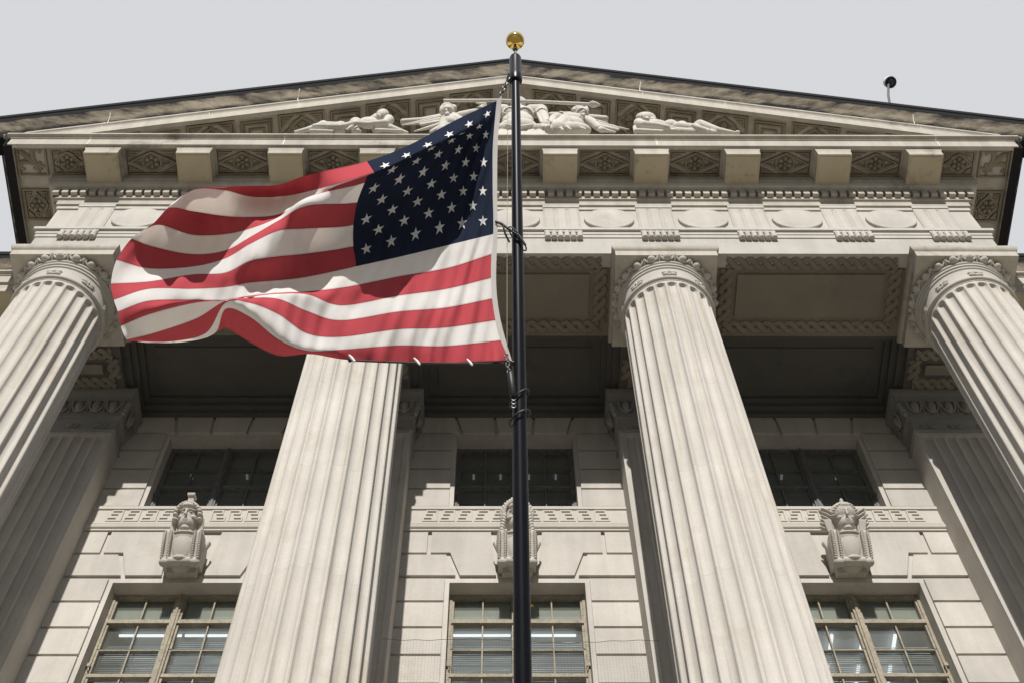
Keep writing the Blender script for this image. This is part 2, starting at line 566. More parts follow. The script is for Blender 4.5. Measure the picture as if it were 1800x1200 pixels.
def sculpt(name, prims, mat, parent, M, voxel, smooth_iter=4, hard=None):
    """Carve one continuous surface out of many ellipsoids and tapered limbs."""
    b = MB()
    for p in prims:
        k = p[0]
        if k == 'e':
            rot = Euler([R(a) for a in p[3]]).to_matrix() if len(p) > 3 else None
            b.ball(p[1], p[2], 16, 12, rot=rot)
        elif k == 'c':
            a, c = Vector(p[1]), Vector(p[2])
            n = 6
            b.tube([a.lerp(c, i / n) for i in range(n + 1)], [p[3] + (p[4] - p[3]) * i / n for i in range(n + 1)], 14)
            b.ball(a, p[3], 14, 10)
            b.ball(c, p[4], 14, 10)
        elif k == 'b':
            (x0, x1, y0, y1, z0, z1) = p[1]
            b.box(x0, x1, y0, y1, z0, z1)
    me = bpy.data.meshes.new(name)
    me.from_pydata([M @ Vector(v) for v in b.v], [], b.f)
    tmp = bpy.data.objects.new(name, me)
    COL.objects.link(tmp)
    rm = tmp.modifiers.new('remesh', 'REMESH')
    rm.mode = 'VOXEL'
    rm.voxel_size = voxel
    rm.use_smooth_shade = True
    sm = tmp.modifiers.new('smooth', 'SMOOTH')
    sm.iterations = smooth_iter
    sm.factor = 0.5
    dg = bpy.context.evaluated_depsgraph_get()
    dg.update()
    me2 = bpy.data.meshes.new_from_object(tmp.evaluated_get(dg))
    me2.name = name
    bpy.data.objects.remove(tmp)
    bpy.data.meshes.remove(me)
    me2.materials.clear()
    me2.materials.append(mat)
    me2.shade_smooth()
    o = bpy.data.objects.new(name, me2)
    COL.objects.link(o)
    attach(o, parent)
    return o

# ------------------------------------------------------------------ setting
GZ = -1.7
b = MB()
b.grid([[(-400, -400, GZ), (-400, 400, GZ)], [(400, -400, GZ), (400, 400, GZ)]])
ground = b.build("ground", GROUND, None, 0)
ground['kind'] = 'structure'

BLD = thing("government_building", "pale limestone neoclassical government building with fluted columns under a carved pediment",
            "building", (0, 13.5, GZ))
BASE = 7.0                      # top of the podium the columns stand on
M_ = 1.75                       # triglyph module
COLX = [-7.875, -2.625, 2.625, 7.875]
BAYX = [-5.25, 0.0, 5.25]
CY = 10.90                      # column axis depth
YW = 13.55                      # face of the wall behind the columns
KX = 1.18

# podium and flanking walls
b = MB()
b.box(-40, 40, 9.4, 30, GZ, BASE - 0.4)
b.box(-40, 40, 9.25, 30.0, BASE - 0.397, BASE)
b.box(-40, 40, 9.1, 9.397, GZ, GZ + 0.8)
b.build("podium", STONE, BLD)
for s in (-1, 1):
    b = MB()
    x0, x1 = sorted((s * 8.65, s * 40))
    b.box(x0, x1, 13.2, 14.2, BASE, 23.45)
    b.build("flanking_wall", STONE, BLD)

# ------------------------------------------------------------------ wall of the bays
def shift(x):
    return lambda q: (q[0] + x, *q[1:])

def bay_wall(cx):
    b = MB()
    y0, y1 = YW + 0.035, YW + 0.75
    H = 1.06
    # backing masonry around the two openings
    zs = [(BASE, 12.4, True), (12.4, 15.0, True), (15.0, 15.9, False), (15.9, 18.524, None), (18.524, 20.545, True),
          (20.545, 22.958, None), (22.958, 24.3, True)]
    for z0, z1, solid in zs:
        if solid is None or solid is False and z0 >= 15.9:
            b.box(cx - 2.0, cx - H, y0, y1, z0, z1)
            b.box(cx + H, cx + 2.0, y0, y1, z0, z1)
        else:
            b.box(cx - 2.0, cx + 2.0, y0, y1, z0, z1)
    # drafted blocks standing proud of the joints
    E = 1.855
    J = 1.135
    g = 0.028
    def blk(x0, x1, z0, z1):
        b.box(cx + x0, cx + x1, YW - 0.012, y0 + 0.02, z0, z1)
    for z0, z1 in [(22.434, 23.05), (21.803, 22.434), (21.166, 21.803), (20.60, 21.166),
                   (17.986, 18.60), (17.355, 17.986), (16.716, 17.355), (16.08, 16.716), (15.45, 16.08), (14.8, 15.45), (14.15, 14.8)]:
        blk(-E, -J, z0 + g, z1 - g)
        blk(J, E, z0 + g, z1 - g)
    # splayed lintel stones over the upper window
    z0, z1 = 23.05 + g, 23.66
    cuts = [(-E, -E), (-0.98, -1.10), (-0.33, -0.37), (0.33, 0.37), (0.98, 1.10), (E, E)]
    for (a0, a1), (c0, c1) in zip(cuts[:-1], cuts[1:]):
        p = [(cx + a0 + g, z0), (cx + c0 - g, z0), (cx + c1 - g, z1), (cx + a1 + g, z1)]
        b.prism_y(p, YW - 0.012, y0 + 0.02)
    # stones between the key-pattern band and the lower window
    for s in (-1, 1):
        def sx(pts):
            q = [(cx + s * x, z) for x, z in pts]
            return q if s > 0 else q[::-1]
        b.prism_y(sx([(0.33, 18.66), (0.90, 18.66), (1.07, 19.272), (1.385, 19.272), (1.385, 19.85), (0.42, 19.85)]), YW - 0.012, y0 + 0.02)
        b.prism_y(sx([(0.97, 18.66), (E, 18.66), (E, 19.215), (1.135, 19.215)]), YW - 0.012, y0 + 0.02)
        b.prism_y(sx([(1.45, 19.272), (E, 19.272), (E, 19.85), (1.45, 19.85)]), YW - 0.012, y0 + 0.02)
    return b.build("bay_wall", STONE, BLD, 0)
for cx in BAYX:
    bay_wall(cx)

def key_band(cx):
    """Greek key course with the mouldings under it; a recess behind the bust is left plain."""
    b = MB()
    E = 1.855
    y = YW - 0.03
    b.prism_x([(y, 20.09), (y, 20.47), (y - 0.025, 20.475), (y - 0.025, 20.555), (y + 0.5, 20.56), (y + 0.5, 20.09)], cx - E, cx + E)
    # torus and fillet under the band
    pr = [(YW + 0.1, 19.87), (YW - 0.035, 19.87), (YW - 0.035, 19.905)]
    for i in range(7):
        a = -math.pi / 2 + math.pi * i / 6
        pr.append((YW - 0.04 - 0.035 * math.cos(a), 19.965 + 0.05 * math.sin(a)))
    pr += [(YW - 0.055, 20.03), (YW - 0.055, 20.085), (YW + 0.1, 20.085)]
    b.prism_x(pr, cx - E, cx + E)
    u = 0.287
    w = 0.03
    r = 0.022
    def bar(x0, x1, z0, z1):
        b.box(cx + x0, cx + x1, y - r, y + 0.01, z0, z1)
    z = 20.115
    for s in (-1, 1):
        for k in range(6):
            x = 0.16 + k * u
            if x + u > E:
                break
            def br(p0, p1, z0, z1):
                if s > 0:
                    bar(x + p0, x + p1, z + z0, z + z1)
                else:
                    bar(-x - p1, -x - p0, z + z0, z + z1)
            br(0.000, 0.028, 0.0, 0.325)
            br(0.0285, 0.20, 0.293, 0.325)
            br(0.172, 0.20, 0.20, 0.2925)
            br(0.085, 0.1715, 0.20, 0.232)
            br(0.0285, 0.255, 0.0, 0.030)
            br(0.227, 0.255, 0.0305, 0.12)
            br(0.105, 0.2265, 0.09, 0.12)
    return b.build("greek_key_band", CARVED, BLD, 30)
for cx in BAYX:
    key_band(cx)

# ------------------------------------------------------------------ windows
def window(cx, z0, z1, bars, lower):
    """Steel casements: centre mullion, four lights wide, rails at the heights given."""
    b = MB()
    H = 1.058
    y = 13.89
    def v(x, w, d=0.0, t=0.07):
        b.box(cx + x - w / 2, cx + x + w / 2, y - t - d, y + 0.02, z0, z1)
    b.box(cx - H, cx - H + 0.045, y - 0.075, y + 0.02, z0, z1)
    b.box(cx + H - 0.045, cx + H, y - 0.075, y + 0.02, z0, z1)
    b.box(cx - H + 0.0455, cx + H - 0.0455, y - 0.07, y + 0.02, z1 - 0.05, z1)
    b.box(cx - 0.055, cx + 0.055, y - 0.10, y + 0.02, z0, z1 - 0.0505)
    b.box(cx - 0.02, cx + 0.02, y - 0.125, y - 0.1005, z0, z1 - 0.06)
    for s in (-1, 1):
        x0, x1 = sorted((s * 0.0555, s * (H - 0.0455)))
        xm = (x0 + x1) / 2
        for z, w, t in bars:
            b.box(cx + x0, cx + x1, y - t, y + 0.015, z - w / 2, z + w / 2)
        edges = sorted([z0] + [q for z, w, t in bars for q in (z - w / 2, z + w / 2)] + [z1 - 0.0505])
        for e0, e1 in zip(edges[0::2], edges[1::2]):
            b.box(cx + xm - 0.011, cx + xm + 0.011, y - 0.045, y + 0.01, e0 + 0.0005, e1 - 0.0005)
            for xx in (x0 + 0.016, x1 - 0.016):
                b.box(cx + xx - 0.0155, cx + xx + 0.0155, y - 0.055, y + 0.012, e0 + 0.0005, e1 - 0.0005)
        # casement stays
        xs = s * (H - 0.03)
        zc = z0 + (z1 - z0) * 0.34
        b.box(cx + xs - 0.03, cx + xs + 0.03, y - 0.12, y - 0.0755, zc - 0.035, zc + 0.035)
        b.tube([(cx + xs, y - 0.1, zc), (cx + xs - s * 0.02, y - 0.1, zc - 0.12)], 0.012, 6)
    fr = b.build("window", FRAME if lower else FRAME_SHADED, BLD, 30)
    g = MB()
    g.grid([[(cx + H - 0.02, y + 0.024, z0), (cx + H - 0.02, y + 0.024, z1 - 0.02)], [(cx - H + 0.02, y + 0.024, z0), (cx - H + 0.02, y + 0.024, z1 - 0.02)]])
    g.build("glass_pane", GLASS, fr, 0)
    if lower:
        for s in (-1, 1):
            x0, x1 = sorted((s * 0.10, s * (H - 0.07)))
            sh = MB()
            sh.box(cx + x0, cx + x1, y + 0.06, y + 0.065, 17.88, z1 - 0.03)
            sh.build("roller_shade", SHADE, fr, 0)
            bl = MB()
            zt_, zb_ = 17.62 - 0.13 * (cx > 1) + 0.05 * s, 15.95
            n_ = int((zt_ - zb_) / 0.045)
            for i in range(n_):
                zz = zt_ - i * 0.045
                bl.grid([[(cx + x0, y + 0.20, zz), (cx + x0, y + 0.165, zz - 0.021), (cx + x0, y + 0.16, zz - 0.040)],
                         [(cx + x1, y + 0.20, zz), (cx + x1, y + 0.165, zz - 0.021), (cx + x1, y + 0.16, zz - 0.040)]])
            bl.build("blind", BLIND, fr, 60)
    # room behind: back wall, ceiling with tube lights, side walls
    rm = MB()
    xa, xb = cx - 2.3, cx + 2.3
    yb = y + 4.0
    zc = z1 + 0.12
    rm.box(xa, xb, yb, yb + 0.1, z0 - 1.2, zc)
    rm.box(xa - 0.1, xa - 0.002, YW + 0.76, yb, z0 - 1.2, zc)
    rm.box(xb + 0.002, xb + 0.1, YW + 0.76, yb, z0 - 1.2, zc)
    rm.box(xa, xb, YW + 0.76, yb - 0.002, zc + 0.002, zc + 0.1)
    rm.box(xa, xb, YW + 0.76, yb - 0.002, z0 - 1.3, z0 - 1.21)
    for k in range(3):
        rm.box(xa, xb, y + 1.1 + k * 1.1, y + 1.25 + k * 1.1, zc - 0.2, zc + 0.001)
    rm.build("room", ROOM, fr, 0)
    def tube(*a):
        lt = MB()
        lt.box(*a)
        lt.build("tube_light", LAMP if lower else LAMP_DIM, fr, 0)
    if lower:
        for x in ((-0.75, -0.22, 0.28, 0.80) if cx > 1 else (-0.55, 0.5)):
            if cx > 1:
                tube(cx + x, cx + x + 0.045, y + 0.75, y + 2.1, zc - 0.10, zc - 0.05)
            else:
                tube(cx + x - 0.55, cx + x + 0.45, y + 0.74, y + 0.775, zc - 0.09, zc - 0.06)
                tube(cx + x - 0.55, cx + x + 0.45, y + 1.3, y + 1.335, zc - 0.09, zc - 0.06)
    else:
        for x in (-0.78, -0.28, 0.25, 0.75):
            tube(cx + x, cx + x + 0.04, y + 0.5, y + 0.60, zc - 0.12, zc - 0.08)
    if not lower and cx == 0:
        for s in (-1, 1):
            cu = MB()
            rows = []
            for i in range(2):
                rows.append([(cx + s * (1.0 - 0.42 * j / 40 - (0.02 if i else 0)), y + 0.14 + 0.03 * math.sin(j * 1.35), z0 + (0.86 if i == 0 else -0.1))
                             for j in range(41)])
            cu.grid(rows)
            cu.build("curtain", CURTAIN, fr, 60)
    return fr
for cx in BAYX:
    window(cx, 20.56, 22.955, [(22.25, 0.022, 0.04), (21.675, 0.06, 0.07), (21.0, 0.022, 0.04)], False)
    window(cx, 15.9, 18.52, [(17.845, 0.085, 0.085), (17.21, 0.022, 0.04), (16.60, 0.07, 0.075)], True)

# ------------------------------------------------------------------ carved echinus pieces
def egg_and_dart(b, R0, zt, zb, n, fn):
    """fn(a, out, z) -> point: a runs along the moulding in units of eggs, out is projection, z height."""
    h = zt - zb
    for k in range(n):
        # shell around the egg
        pts = []
        for i in range(9):
            t = math.pi * i / 8
            pts.append(fn(k + 0.42 * math.cos(t), 0.055 - 0.012, zt - 0.02 - (h - 0.05) * math.sin(t) ** 0.8))
        b.tube(pts, 0.021, 6, cap=False)
        # dart between
        p0, p1 = fn(k + 0.5, 0.045, zt - 0.02), fn(k + 0.5, 0.015, zb + 0.01)
        b.tube([p0, p1], [0.028, 0.010], 5)
        # egg
        c = fn(k, 0.012, zt - h * 0.44)
        o = fn(k, 0.112, zt - h * 0.44)
        c, o = Vector(c), Vector(o)
        d = (o - c).normalized()
        rot = d.to_track_quat('X', 'Z').to_matrix()
        b.ball(c, (0.098, 0.080, h * 0.50), 14, 10, rot=rot)

def rosette_small(b, P, s):
    """four-lobed flower on a neck; P(a, out, z) as above with a in metres."""
    for a, z in ((-0.065, 0.03), (0.065, 0.03), (-0.06, -0.035), (0.06, -0.035)):
        b.ball(P(a * s, 0.0, z * s), (0.062 * s, 0.03 * s, 0.03 * s), 8, 6)
    b.ball(P(0, 0.02, 0), 0.025 * s, 8, 6)
    b.box(*sum(([P(0, 0, 0)[i] - e, P(0, 0, 0)[i] + e] for i, e in enumerate((0.012, 0.03, 0.075 * s))), []))

# ------------------------------------------------------------------ columns
def flute_section(r, nfl, depth, per=10, fil=0.16):
    """polar radii of a fluted circle: list of (angle, radius)."""
    out = []
    for k in range(nfl):
        a0 = 2 * math.pi * (k - 0.5) / nfl
        da = 2 * math.pi / nfl
        for i in range(per):
            t = i / per
            if t < fil / 2 or t > 1 - fil / 2:
                d = 0
            else:
                q = (t - fil / 2) / (1 - fil) * 2 - 1
                d = math.sqrt(max(0, 1 - q * q))
            out.append((a0 + da * t + math.pi / 2, r - depth * d))
    return out

def shaft_radius(z):
    return 0.765 + 0.0105 * (22.3 - z) - 0.00006 * max(0, 22.3 - z) ** 2

def make_column(X):
    b = MB()
    nfl, per = 24, 12
    zs = [BASE + 0.45] + [8 + i * 1.6 for i in range(9)] + [21.9, 22.06]
    top = 22.28
    zs += [22.10, 22.13, 22.16, 22.185, 22.205, 22.22, 22.235, 22.25, 22.262, 22.272, 22.28, 22.30, 22.36]
    rows = []
    for z in zs:
        r = shaft_radius(z)
        row = []
        da = 2 * math.pi / nfl
        w = 0.84                               # share of a flute that is hollow
        for k in range(nfl):
            for i in range(per):
                t = (i + 0.5) / per if False else i / per
                a = (k - 0.5 + t) * da + math.pi / 2
                q = (t - 0.5) / (w / 2)
                d = 0.0
                half = r * da * w / 2          # half width in metres; the flute ends in a half circle
                if abs(q) < 1:
                    lim = top - half + half * math.sqrt(1 - q * q)
                    if z <= lim:
                        d = math.sqrt(1 - q * q)
                        if z > top - half:
                            d *= min(1.0, ((lim - z) / 0.02))
                row.append((X + (r - 0.063 * d) * math.cos(a), CY + (r - 0.063 * d) * math.sin(a), z))
        rows.append(row)
    b.grid(rows, True)
    shaft = b.build("column", SHAFT, BLD, 28)
    # base
    c = MB()
    pr = [(1.06, BASE), (1.06, BASE + 0.2), (1.04, BASE + 0.22)]
    for i in range(7):
        a = -math.pi / 2 + math.pi * i / 6
        pr.append((0.99 + 0.07 * math.cos(a), BASE + 0.31 + 0.08 * math.sin(a)))
    pr += [(0.93, BASE + 0.4), (0.92, BASE + 0.46), (0.5, BASE + 0.465)]
    c.lathe(pr, 48, (X, CY))
    c.build("column_base", STONE, shaft)
    # necking with astragal and annulets
    n = MB()
    pr = [(0.60, 22.34), (0.775, 22.345)]
    for i in range(7):
        a = -math.pi / 2 + math.pi * i / 6
        pr.append((0.775 + 0.045 * math.cos(a), 22.415 + 0.045 * math.sin(a)))
    pr += [(0.77, 22.47), (0.765, 22.50), (0.765, 22.70), (0.775, 22.80), (0.80, 22.82), (0.80, 22.855), (0.785, 22.86),
           (0.82, 22.885), (0.82, 22.92), (0.805, 22.925), (0.84, 22.955), (0.84, 22.985), (0.6, 22.99)]
    n.lathe(pr, 72, (X, CY), cap=False)
    for k in range(8):
        a0 = k * math.pi / 4 - math.pi / 2
        def P(a, o, z, a0=a0):
            an = a0 + a / 0.77
            return (X + (0.775 + o) * math.cos(an), CY + (0.775 + o) * math.sin(an), 22.62 + z)
        for a, z in ((-0.07, 0.03), (0.07, 0.03), (-0.06, -0.04), (0.06, -0.04)):
            rot = Matrix.Rotation(a0 + math.pi / 2, 3, 'Z')
            n.ball(P(a, 0.0, z), (0.066, 0.03, 0.036), 8, 6, rot=rot)
        n.ball(P(0, 0.015, 0), 0.03, 8, 6)
        n.tube([P(0, 0.01, -0.08), P(0, 0.01, 0.09)], 0.014, 5)
    n.build("necking", CARVED, shaft)
    # echinus
    e = MB()
    pr = [(0.78, 22.985), (0.81, 22.99), (0.85, 23.04), (0.875, 23.10), (0.88, 23.12), (0.6, 23.122)]
    e.lathe(pr, 72, (X, CY), cap=False)
    def fn(a, o, z):
        an = -math.pi / 2 + a * 2 * math.pi / 20
        rr = 0.795 + 0.085 * min(1, max(0, (z - 22.98) / 0.14)) + o
        return (X + rr * math.cos(an), CY + rr * math.sin(an), z)
    egg_and_dart(e, 0.85, 23.12, 22.975, 20, fn)
    e.build("echinus", CARVED, shaft, 50)
    # abacus
    a = MB()
    h = 0.94
    prof = [(0.0, 23.121), (0.0, 23.30), (0.012, 23.315), (0.03, 23.33), (0.045, 23.36), (0.052, 23.40), (0.052, 23.448)]
    path = [((X - h + 0.05, CY - h + 0.05), (-1, -1)), ((X + h - 0.05, CY - h + 0.05), (1, -1)),
            ((X + h - 0.05, CY + h - 0.05), (1, 1)), ((X - h + 0.05, CY + h - 0.05), (-1, 1))]
    o = a.grid([[(p[0] + q * d[0], p[1] + q * d[1], z) for p, d in path] for q, z in prof], True)
    a.f.append((o + 3, o + 2, o + 1, o)); a.mi.append(0)
    k = o + 4 * (len(prof) - 1)
    a.f.append((k, k + 1, k + 2, k + 3)); a.mi.append(0)
    a.build("abacus", CORNICE, shaft, 30)
    return shaft
for X in COLX:
    make_column(X)

# ------------------------------------------------------------------ pilasters behind the columns
def make_pilaster(X):
    b = MB()
    h = 0.77
    yf = 13.0
    nfl = 7
    mar = 0.075
    pit = (2 * h - 2 * mar) / nfl
    per = 10
    top = 22.06
    zs = [BASE, 12, 16, 20, 21.9] + [21.95, 21.975, 22.0, 22.015, 22.03, 22.04, 22.05, 22.058, 22.07, 22.16]
    rows = []
    for z in zs:
        row = [(X - h, YW + 0.3, z), (X - h, yf, z)]
        for k in range(nfl):
            for i in range(per):
                t = i / per
                q = (t - 0.5) / 0.40
                d = 0.0
                half = pit * 0.40
                if abs(q) < 1:
                    lim = top - half + half * math.sqrt(1 - q * q)
                    if z <= lim:
                        d = math.sqrt(1 - q * q) * (min(1, (lim - z) / 0.02) if z > top - half else 1)
                row.append((X - h + mar + (k + t) * pit, yf + 0.06 * d, z))
        row += [(X + h, yf, z), (X + h, YW + 0.3, z)]
        rows.append(row)
    b.grid(rows)
    p = b.build("pilaster", STONE, BLD, 28)
    c = MB()
    def ring(prof, closed=False):
        path = [((X - h, YW + 0.3), (-1, 0)), ((X - h, yf), (-1, -1)), ((X + h, yf), (1, -1)), ((X + h, YW + 0.3), (1, 0))]
        c.sweep(path, prof)
    ring([(-0.3, 22.15), (0.0, 22.155), (0.035, 22.17), (0.045, 22.20), (0.035, 22.23), (0.0, 22.245), (0.0, 22.50),
          (0.01, 22.60), (0.03, 22.61), (0.03, 22.635), (0.02, 22.64), (0.045, 22.65), (0.045, 22.68), (0.03, 22.69),
          (0.05, 22.75), (0.09, 22.90), (0.10, 23.05), (-0.2, 23.052)])
    ring([(-0.2, 23.054), (0.14, 23.055), (0.14, 23.25), (0.155, 23.28), (0.175, 23.33), (0.18, 23.448), (-0.2, 23.449)])
    def fn(a, o, z):
        return (X - h + (a + 0.5) * (2 * h) / 5, yf - 0.05 - o - 0.05 * (z - 22.69) / 0.36, z)
    egg_and_dart(c, 1, 23.05, 22.70, 5, fn)
    for s in (-1, 1):
        def fs(a, o, z, s=s):
            return (X + s * (h + 0.05 + o + 0.05 * (z - 22.69) / 0.36), yf + 0.06 + (a + 0.5) * 0.30, z)
        egg_and_dart(c, 1, 23.05, 22.70, 1, fs)
        # leaf that hides the corner
        for k in range(4):
            c.ball((X + s * (h + 0.06 + 0.012 * k), yf - 0.06 - 0.012 * k, 22.72 + 0.085 * k), (0.055, 0.055, 0.07), 8, 6)
    for k in range(3):
        cx = X + (k - 1) * 0.5
        for a, z in ((-0.07, 0.03), (0.07, 0.03), (-0.06, -0.04), (0.06, -0.04)):
            c.ball((cx + a, yf - 0.005, 22.37 + z), (0.066, 0.035, 0.036), 8, 6)
        c.ball((cx, yf - 0.03, 22.37), 0.03, 8, 6)
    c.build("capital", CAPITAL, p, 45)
    return p
for X in COLX:
    make_pilaster(X)

# ------------------------------------------------------------------ entablature
FX, FY = 8.6, 10.14
WY = 13.04                      # frieze plane of the flanking wings
PATH = [((-40, WY), (0, -1)), ((-FX, WY), (-KX, -1)), ((-FX, FY), (-KX, -1)),
        ((FX, FY), (KX, -1)), ((FX, WY), (KX, -1)), ((40, WY), (0, -1))]
b = MB()
b.sweep(PATH, [(-0.25, 23.45), (0.02, 23.451), (0.02, 24.12), (0.04, 24.13), (0.04, 24.24), (0.055, 24.25), (0.055, 24.352),
               (0.10, 24.36), (0.10, 24.455), (0.0, 24.47), (-0.3, 24.48)])
b.build("architrave", STONE, BLD, 30)
b = MB()
b.sweep(PATH, [(-0.3, 24.47), (0.0, 24.471), (0.0, 25.51), (0.03, 25.512), (0.03, 25.62), (0.0, 25.64), (0.0, 25.66), (-0.3, 25.67)])
b.build("frieze", STONE, BLD, 30)
# bed mouldings and dentils
b = MB()
bed = [(-0.3, 25.66), (0.06, 25.665), (0.06, 25.80)]
for i in range(1, 6):
    a = math.pi / 2 * i / 5
    bed.append((0.06 + 0.05 * (1 - math.cos(a)), 25.80 + 0.06 * math.sin(a)))
bed += [(0.11, 25.885), (0.10, 25.89), (0.10, 26.14), (0.205, 26.145), (0.205, 26.165), (0.215, 26.17)]
for i in range(1, 8):
    a = math.pi / 2 * i / 7
    bed.append((0.215 + 0.085 * math.sin(a), 26.17 + 0.16 * (1 - math.cos(a))))
bed += [(0.315, 26.335), (0.315, 26.395), (0.30, 26.40), (0.30, 26.64), (-0.3, 26.64)]
b.sweep(PATH, bed)
b.build("bed_moulding", CORNICE, BLD, 30)
dz0, dz1, do0, do1 = 25.955, 26.143, 0.09, 0.19
n = int((FX + 0.19 * KX) / 0.175)
b = MB()
for i in range(-n, n + 1):
    x = i * 0.175
    b.box(x - 0.059, x + 0.059, FY - do1, FY - do0, dz0, dz1)
b.build("dentil_course", CORNICE, BLD, 0)
for s in (-1, 1):
    b = MB()
    for i in range(0, 16):
        y = FY - 0.06 + i * 0.175
        b.box(s * (FX + 0.16) - 0.06, s * (FX + 0.16) + 0.06, y - 0.059, y + 0.059, dz0, dz1)
    b.build("dentil_course", CORNICE, BLD, 0)
    b = MB()
    for i in range(0, 30):
        x = s * (FX + 0.35 + i * 0.175)
        b.box(x - 0.059, x + 0.059, WY - do1, WY - do0, dz0, dz1)
    b.build("dentil_course", CORNICE, BLD, 0)
# crowning corona
b = MB()
b.sweep(PATH, [(0.25, 26.622), (0.86, 26.623), (0.865, 26.52), (0.95, 26.521), (0.95, 26.80), (0.935, 26.805), (0.935, 26.83),
               (0.965, 26.835), (0.965, 26.865), (0.99, 26.875), (1.03, 26.89), (1.03, 26.945), (0.5, 26.96), (-0.6, 26.97)])
b.build("cornice", CORNICE, BLD, 30)

# gutter moulding of the wings and of the portico's flanks, level
def sima_profile(k=1.0):
    """(depth towards the street, drop below the lip), cyma recta"""
    pts = [(0.0, 0.0), (0.0, 0.13), (-0.025, 0.15)]
    for i in range(1, 11):
        t = i / 10
        pts.append((-0.025 - 0.20 * (0.5 - 0.5 * math.cos(math.pi * t)), 0.15 + 0.47 * t))
    pts += [(-0.235, 0.63), (-0.235, 0.68)]
    return [(o * k, w * k) for o, w in pts]

def with_profile_uv(o, nprof):
    me = o.data
    uv = me.uv_layers.new(name='profile')
    for poly in me.polygons:
        for li in poly.loop_indices:
            vi = me.loops[li].vertex_index
            uv.data[li].uv = (0.0, min(1.0, (vi % nprof) / max(1, nprof - 3)))
sp = sima_profile()
top = 27.62
for s in (-1, 1):
    b = MB()
    prof = [(1.36 + o, top - w) for o, w in sp] + [(1.02, 26.80), (1.02, 26.505), (0.875, 26.507), (0.875, 26.52), (1.0, 26.53), (1.0, top - 0.02)]
    b.sweep([((s * FX, 9.215), (s * KX, 0)), ((s * FX, WY), (s * KX, -1))], prof, close=True)
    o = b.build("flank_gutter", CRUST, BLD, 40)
    with_profile_uv(o, len(prof))
    b = MB()
    prof = [(1.14 + o, top - w) for o, w in sp] + [(0.90, 26.95), (0.90, top - 0.02)]
    b.sweep([((s * (FX + 0.3), WY), (0, -1)), ((s * 40, WY), (0, -1))], prof, close=True)
    o = b.build("eaves_gutter", CRUST, BLD, 40)
    with_profile_uv(o, len(prof))

# ------------------------------------------------------------------ triglyphs, discs, guttae, mutules
def triglyph():
    b = MB()
    w = 0.34
    y0, y1 = -0.045, 0.06
    z0, z1 = 24.465, 25.665
    g = 0.052
    d = 0.032
    # channel plan: two full grooves and a half groove at each edge
    plan = [(-w, y0 + d * 0.9), (-w + g * 0.9, y0)]
    for c in (-0.113, 0.113):
        plan += [(c - g, y0), (c, y0 + d), (c + g, y0)]
    plan += [(w - g * 0.9, y0), (w, y0 + d * 0.9)]
    zt = z1 - 0.13
    n = len(plan)
    rows = [[(x, y, z0) for x, y in plan], [(x, y, zt - 0.055 * (y > y0)) for x, y in plan]]
    rows.append([(x, y0, zt + (0.02 if y > y0 else 0)) for x, y in plan])
    b.grid(rows)
    b.box(-w - 0.006, w + 0.006, y0 - 0.012, y1, zt + 0.02, z1)
    b.box(-w, -w + 0.02, y0 + d * 0.9 + 0.002, y1, z0, zt + 0.018)
    b.box(w - 0.02, w, y0 + d * 0.9 + 0.002, y1, z0, zt + 0.018)
    return b
tri = None
TX = [(-4.5 + i) * M_ for i in range(10)]
for x in TX:
    if tri is None:
        tri = triglyph().build("triglyph", STONE, BLD, 0, T(x, FY, 0))
    else:
        dup(tri, T(x, FY, 0), BLD)
disc = None
for i in range(9):
    x = (-4 + i) * M_
    if disc is None:
        b = MB()
        Mx = Matrix.Rotation(math.pi / 2, 4, 'X')
        b.lathe([(0.0, 0.085), (0.2, 0.082), (0.36, 0.07), (0.42, 0.055), (0.45, 0.06), (0.465, 0.05), (0.468, -0.03), (0.2, -0.03)], 56, (0, 0), 0, Mx, cap=False)
        disc = b.build("frieze_disc", STONE, BLD, 40, T(x, FY, 25.02))
    else:
        dup(disc, T(x, FY, 25.02), BLD)
reg = None
for x in TX:
    if reg is None:
        b = MB()
        b.box(-0.345, 0.345, -0.085, 0.02, 24.285, 24.358)
        for k in range(6):
            b.lathe([(0.0, 24.03), (0.054, 24.03), (0.056, 24.05), (0.044, 24.2845), (0.0, 24.2847)], 16, ((k - 2.5) * 0.116, -0.075), cap=False)
        reg = b.build("guttae", STONE, BLD, 40, T(x, FY, 0))
    else:
        dup(reg, T(x, FY, 0), BLD)

def mutule():
    """hangs under the soffit at z = 0, front at y = 0, runs back 0.62."""
    b = MB()
    w = 0.325
    b.box(-w, w, 0.03, 0.62, -0.382, 0.0)
    b.box(-w + 0.03, w - 0.03, 0.07, 0.58, -0.392, -0.3825)
    for z0, z1, e in ((-0.22, -0.10, 0.028), (-0.10, 0.0, 0.05)):
        b.frustum((-w - 0.004, w + 0.004, 0.03 - 0.004, 0.60, z0), (-w - e, w + e, 0.03 - e, 0.60, z1), 1)
    b.box(-w - 0.058, w + 0.058, -0.028, 0.61, -0.05, 0.001, 1)
    b.box(-w, w, 0.026, 0.0295, -0.375, -0.2205, 1)
    return b
mut = None
for x in TX:
    if mut is None:
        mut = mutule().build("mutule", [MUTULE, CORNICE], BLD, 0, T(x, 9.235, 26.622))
    else:
        dup(mut, T(x, 9.235, 26.622), BLD)
for s in (-1, 1):
    rot = Matrix.Rotation(s * math.pi / 2, 4, 'Z')
    for k in range(1):
        dup(mut, T(s * (FX + 1.0), 11.93, 26.622) @ rot, BLD)
    for k in range(6):
        dup(mut, T(s * (FX + 1.7 + k * M_), WY - 0.905, 26.622), BLD)

